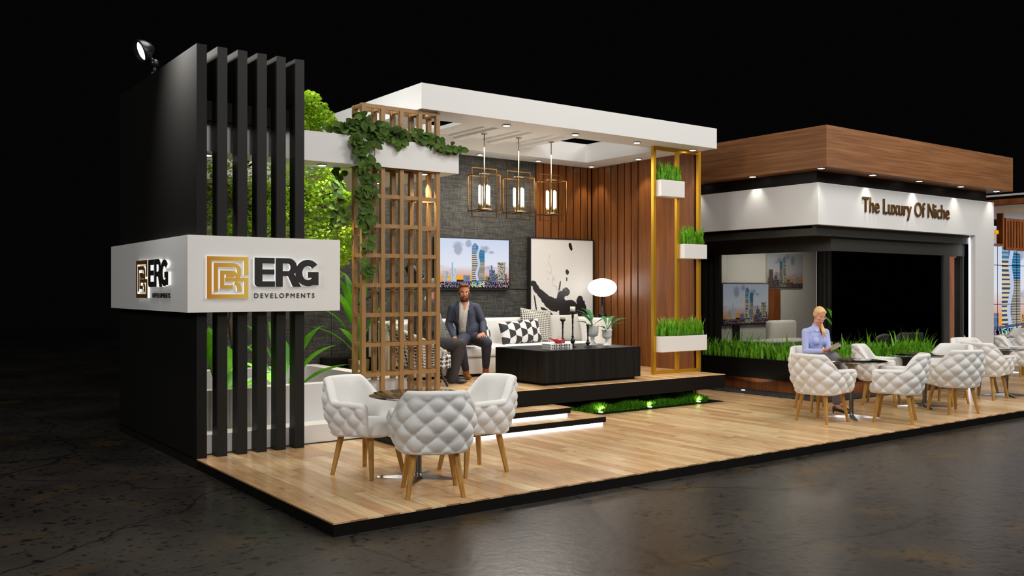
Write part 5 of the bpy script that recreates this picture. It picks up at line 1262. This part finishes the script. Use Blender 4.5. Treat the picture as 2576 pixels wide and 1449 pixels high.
# ================================================================== GARDEN PLANTS
def leafcloud(m, c, r, n, size, rr, droop=.4):
    c = Vector(c)
    for _ in range(n):
        while True:
            p = Vector((rr.uniform(-1, 1), rr.uniform(-1, 1), rr.uniform(-1, 1)))
            if p.length < 1: break
        p = c + Vector((p.x * r[0], p.y * r[1], p.z * r[2])); s = size * rr.uniform(.6, 1.25)
        e = Euler((rr.uniform(-.9, .9), rr.uniform(-.9, .9), rr.uniform(0, 6.3))).to_matrix()
        pts = [(0, -.5, 0), (.16, -.2, .02), (.50, -.12, -.06), (.24, .12, .0), (.30, .42, -.06), (.05, .28, 0), (0, .62, -.10), (-.05, .28, 0), (-.30, .42, -.06), (-.24, .12, 0), (-.50, -.12, -.06), (-.16, -.2, .02)]
        m.add([p + e @ Vector(q) * s for q in pts], [(0, 1, 3, 5), (1, 2, 3), (3, 4, 5), (5, 6, 7), (0, 5, 7), (0, 7, 9, 11), (7, 8, 9), (9, 10, 11)], True)
tr = thing('garden_tree', 'bright lime green tree growing in the planter through the garden canopy', 'tree', (1.0, 4.75, .281))
rr = random.Random(21); m = MB()
base = Vector((0, 0, 0)); forks = [Vector((-.05, .05, 1.0)), Vector((.05, -.02, 1.6))]
m.tube([base, (.02, .02, .5), forks[0], forks[1], (.1, 0, 2.3), (.05, .1, 3.3)], [.055, .05, .042, .034, .022, .01], 9)
off = Vector((1.0, 4.75, .281)); fol = MB()
spots = [(780, 248, 10.75, .13, 300), (795, 275, 10.75, .15, 420), (815, 298, 10.7, .15, 420), (790, 312, 10.8, .20, 520), (775, 285, 10.9, .2, 420), (835, 312, 10.6, .10, 140),
 (790, 440, 10.9, .22, 380), (835, 425, 10.8, .15, 160), (770, 480, 10.9, .25, 420), (830, 478, 10.8, .24, 420), (865, 500, 10.7, .16, 230), (800, 530, 10.9, .26, 480), (850, 545, 10.8, .2, 380), (875, 585, 10.6, .14, 240), (820, 590, 10.8, .26, 520), (860, 620, 10.7, .2, 420), (790, 620, 11.0, .22, 260), (850, 655, 10.7, .15, 240), (870, 640, 10.6, .12, 160), (848, 690, 10.7, .08, 70),
 (720, 470, 10.8, .28, 480), (690, 540, 10.7, .3, 620), (640, 480, 10.6, .26, 420), (600, 560, 10.6, .3, 520), (560, 470, 10.5, .25, 340), (660, 590, 10.6, .3, 520), (560, 590, 10.5, .25, 420), (730, 560, 10.8, .28, 480), (600, 430, 10.6, .2, 220), (700, 420, 10.8, .2, 220), (740, 640, 10.9, .25, 420), (620, 640, 10.6, .25, 340), (530, 530, 10.4, .18, 240), (540, 420, 10.4, .14, 160)]
for i, (u, v, Z, r, n) in enumerate(spots):
    c = W(u, v, Z) - off; leafcloud(fol, c, (r, r, r * .7), int(n * .85), .044, rr)
    st_ = Vector((.05, 0, min(max(c.z - .5, .6), 3.0))); mid = st_.lerp(c, .5) + Vector((rr.uniform(-.05, .05), 0, .05)); m.tube([st_, mid, c], [.014, .009, .003], 5)
m.build('trunk', 'bark', tr); g = fol.build('foliage', 'leaf_lime', tr); g['kind'] = 'stuff'
print('tree faces', len(fol.f))
bp1 = thing('banana_plant', 'broad leaved bright green plant low in the white planter', 'plant', (1.35, 4.15, .281))
m = MB(); broad(m, (0, 0, 0), [(-25, .75, .50, .10), (-12, .62, .72, .11), (-48, .66, .34, .07), (10, .55, .95, .08), (-60, .5, .30, .045), (170, .6, .8, .09), (200, .75, .6, .08), (150, .5, 1.0, .09), (95, .4, 1.0, .08), (230, .7, .5, .07), (-110, .4, .8, .06)]); m.build('foliage', 'leaf_banana', bp1)
bp2 = dup(bp1, (.55, 4.0, .281), R(75), 'broad leaved bright green plant seen through the black fins')
bp3 = thing('banana_plant', 'tall broad leaved plant in a brass pot behind the left of the lattice', 'plant', (3.0, 5.52, .405))
m = MB(); m.lathe([(.10, 0), (.13, .02), (.15, .28), (.14, .29), (.01, .27)], 22); m.build('pot', 'brass', bp3)
m = MB(); broad(m, (0, 0, .25), [(200, .5, 1.0, .07), (170, .55, .75, .06), (215, .60, .5, .05), (120, .25, 1.25, .085), (20, .2, 1.3, .07), (190, .35, 1.15, .08), (0, .5, .85, .05), (240, .4, .7, .06), (-30, .6, .6, .03), (150, .7, .5, .05)]); m.build('foliage', 'leaf_banana', bp3)

# creeper on the canopy, hanging down the lattice
def vleaf(m, p, d, nrm, L, w):
    d = d.normalized(); s_ = d.cross(nrm).normalized(); u = s_.cross(d).normalized(); vs = []; K = 8
    for k in range(K + 1):
        q = k / K; ww = w * (math.sin(PI * q ** .85) ** .6 if 0 < q < 1 else 0); c = p + d * L * q - u * L * .25 * q * q
        vs += [c - s_ * ww + u * ww * .25, c - u * ww * .02, c + s_ * ww + u * ww * .25]
    m.add(vs, [f for k in range(K) for f in ((3 * k, 3 * k + 1, 3 * k + 4, 3 * k + 3), (3 * k + 1, 3 * k + 2, 3 * k + 5, 3 * k + 4))], True)
vn = thing('creeper', 'dark green leafy creeper draped over the garden canopy and down the lattice', 'plant', (2.0, 3.33, 3.385))
off = Vector((2.0, 3.33, 3.385)); rr = random.Random(4); m = MB(); stem = MB()
paths = [([(1.70, 3.46, 3.42), (1.95, 3.42, 3.50), (2.3, 3.38, 3.44), (2.65, 3.38, 3.42), (2.95, 3.36, 3.43)], .10, 170, .6),
         ([(1.72, 3.42, 3.44), (1.9, 3.36, 3.52), (2.2, 3.34, 3.44), (2.5, 3.33, 3.42)], .13, 150, .8),
         ([(1.92, 3.33, 3.42), (1.88, 3.27, 3.25), (1.92, 3.27, 3.1), (1.94, 3.27, 2.92), (1.95, 3.30, 2.75), (1.96, 3.31, 2.55), (1.94, 3.31, 2.4)], .07, 78, 1),
         ([(2.08, 3.33, 3.40), (2.06, 3.27, 3.20), (2.02, 3.28, 3.0), (2.02, 3.31, 2.8), (2.04, 3.31, 2.6)], .05, 28, 1),
         ([(1.82, 3.30, 3.40), (1.84, 3.27, 3.22), (1.84, 3.27, 3.14)], .04, 18, 1),
         ([(2.0, 3.31, 2.5), (1.98, 3.31, 2.2), (1.96, 3.31, 1.98), (1.97, 3.31, 1.80)], .045, 26, 1),
         ([(1.80, 3.72, 3.04), (1.83, 3.74, 2.85), (1.82, 3.74, 2.6), (1.84, 3.74, 2.35)], .08, 42, 1),
         ([(2.6, 3.34, 3.42), (2.95, 3.3, 3.38), (3.24, 3.28, 3.34)], .05, 22, .6)]
for P, rad, n, dn in paths:
    P = [Vector(p) - off for p in P]; stem.tube(P, .006, 6)
    for _ in range(n):
        q = rr.uniform(0, len(P) - 1.001); i = int(q); c = P[i].lerp(P[i + 1], q - i)
        o_ = Vector((rr.gauss(0, 1), rr.gauss(0, .6), rr.gauss(0, .8))).normalized() * rad * rr.uniform(.2, 1); 
        if o_.y > 0: o_.y *= .3
        d = Vector((rr.uniform(-1, 1), rr.uniform(-.9, .1), rr.uniform(-1.1, .3))); nr = Vector((rr.uniform(-.9, .3), -1, rr.uniform(-.3, .5)))
        vleaf(m, c + o_, d, nr, rr.uniform(.085, .12), rr.uniform(.034, .046))
stem.tube([Vector(p) - off for p in ((1.84, 3.74, 2.9), (1.82, 3.74, 2.3), (1.83, 3.74, 1.95))], .005, 5)
g = m.build('foliage', 'leaf_vine', vn); g['kind'] = 'stuff'; stem.build('stem', 'vine_bark', vn)

# ================================================================== FAR RIGHT BACKGROUND
vw = thing('video_wall', 'tall wall of joined screens showing a skyline tower at the right picture edge', 'screen', (19.035, 5.0, .001))
m = MB(); m.box(0, 6, 0.03, .2, 0, 3.3); m.build('frame', 'black_edge', vw)
for i in range(6):
    for j in range(3):
        xk = .02 + .985 * i; zk = .345 + .962 * j
        boxobj('panel_back', (xk, xk + .97, .005, .029, zk, zk + .94), 'screen_rim', vw)
flat_picture('screen', (.02, -.002, .343), (5.9, 0, 0), (0, 0, 2.88), lambda u, v: skyline(.2606 + u * 1.075, v), 440, 200, 'screen_wall', vw)
m = MB()
for i in range(7): m.box(.005 + .985 * i, .02 + .985 * i, -.008, .003, .40, 3.3)
for j in range(4): m.box(.0, 5.93, -.008, .003, .336 + .962 * j, .350 + .962 * j)
m.build('bezel', 'black_edge', vw)
hf_ = thing('hanging_frame', 'square brown wood frame hanging before the video wall with an amber ornament', 'frame', (17.05, 4.0, 2.64))
m = MB(); m.box(0, 1.22, 0, .14, 0, .05); m.box(0, 1.22, 0, .14, .80, .85); m.box(0, .06, 0, .14, .05, .80); m.box(1.15, 1.22, 0, .14, .05, .80); m.build('frame', 'frame_wood', hf_)
m = MB(); m.tube([(.3, .07, .85), (.3, .07, 1.1)], .01, 6); m.tube([(1.0, .07, .85), (1.0, .07, 1.1)], .01, 6); m.build('hanger', 'black_metal', hf_)
ao = thing('amber_ornament', 'glowing amber glass ornament inside the hanging wood frame', 'ornament', (17.80, 4.07, 2.88))
m = MB(); m.bbox(-.2, .28, -.05, .05, .02, .12, b=.03); m.build('upper_block', 'yellow_acrylic', ao)
m = MB(); m.bbox(-.02, .14, -.05, .05, -.10, -.05, b=.02); m.tube([(.05, 0, -.051), (.05, 0, .021)], .01, 6); m.tube([(.05, 0, -.19), (.05, 0, -.099)], .008, 6); m.build('lower_block', 'yellow_acrylic', ao)
sp = thing('slat_panel', 'brown wood slatted panel hanging before the video wall at the picture edge', 'panel', (18.33, 4.0, 2.56))
m = MB(); m.box(0, 1.6, 0, .05, 0, .06); m.box(0, 1.6, 0, .05, .66, .72)
for k in range(12): m.box(.0 + .135 * k, .085 + .135 * k, 0.0, .05, .06, .66)
m.build('slats', 'frame_wood', sp)
fc = thing('far_canopy', 'white and brown flat roof of the neighbouring area at the right picture edge', 'roof', (16.2, -2, 3.40))
m = MB(); m.box(0, 6, 0, 12, 0, .10); m.build('brown_edge', 'frame_wood', fc)
m = MB(); m.box(.01, 6, .01, 12, .101, .16); m.build('black_edge', 'black_edge', fc)
m = MB(); m.box(0, 6, 0, 12, .161, .20); m.build('white_edge', 'white_paint', fc)
m = MB(); m.box(.1, 6, .01, 12, -.02, -.001); m.build('soffit', 'white_paint', fc)

# ================================================================== LIGHT
w = bpy.data.worlds.new('world'); sc.world = w; w.use_nodes = True
bg = w.node_tree.nodes['Background']; bg.inputs[0].default_value = (.004, .004, .0045, 1); bg.inputs[1].default_value = .35
def area(name, loc, target, size, energy, col=(1, 1, 1), sy=None, spread=180):
    l = bpy.data.lights.new(name, 'AREA'); l.energy = energy; l.color = col; l.shape = 'RECTANGLE'; l.size = size; l.size_y = sy or size; l.spread = R(spread)
    o = bpy.data.objects.new(name, l); COL.objects.link(o); o.location = loc; o.rotation_euler = (Vector(target) - Vector(loc)).to_track_quat('-Z', 'Y').to_euler(); return o
area('hall_key_light', (-1, -13, 10), (5, 2, 1), 5, 980, (1, .985, .965))
area('hall_side_light', (14, -12, 9), (10, 1, 1), 5, 850, (1, .985, .965))
area('left_fill_light', (-12, -2, 8), (0, 3, 1.5), 4, 700, (1, .985, .95))  # fill added from the left to brighten the side face of the sign
area('platform_top_light', (4.5, -1.6, 7.5), (4.5, 1.3, 0), 5, 230, (1, .95, .88), 2)
area('platform_top_light', (11.5, -1.8, 7.5), (11.5, 1.0, 0), 5, 230, (1, .95, .88), 2)
area('garden_top_light', (1.0, 4.6, 6.2), (1.0, 4.7, 0), 1.6, 80, (1, .97, .9))
area('lounge_light', (5.2, 4.6, 3.7), (5.2, 4.8, 0), 1.8, 90, (1, .95, .88), 1.0)
area('tower_top_light', (-.62, 3.5, 4.62), (.12, 3.5, 3.9), .3, 58, (1, .98, .95), spread=85)
area('garden_fill_light', (1.75, 3.72, 3.0), (.9, 5.0, 1.9), .5, 5.5, (1, .98, .93), spread=130)  # added fill under the canopy that brightens the tree, no fixture there
area('planter_fill_light', (1.0, 3.95, .36), (1.0, 4.9, 2.6), .5, 14, (1, .97, .88))  # fill added low in the planter to lift the dark foliage
area('far_fill_light', (18.6, 1.8, 3.2), (18.8, 4.2, 2.9), .8, 45, (1, .93, .82))  # added to brighten the hanging frame and the slat panel
area('room_light', (11.5, 4.6, 2.58), (11.5, 4.8, 0), 2.0, 85, (1, .93, .82), .8)
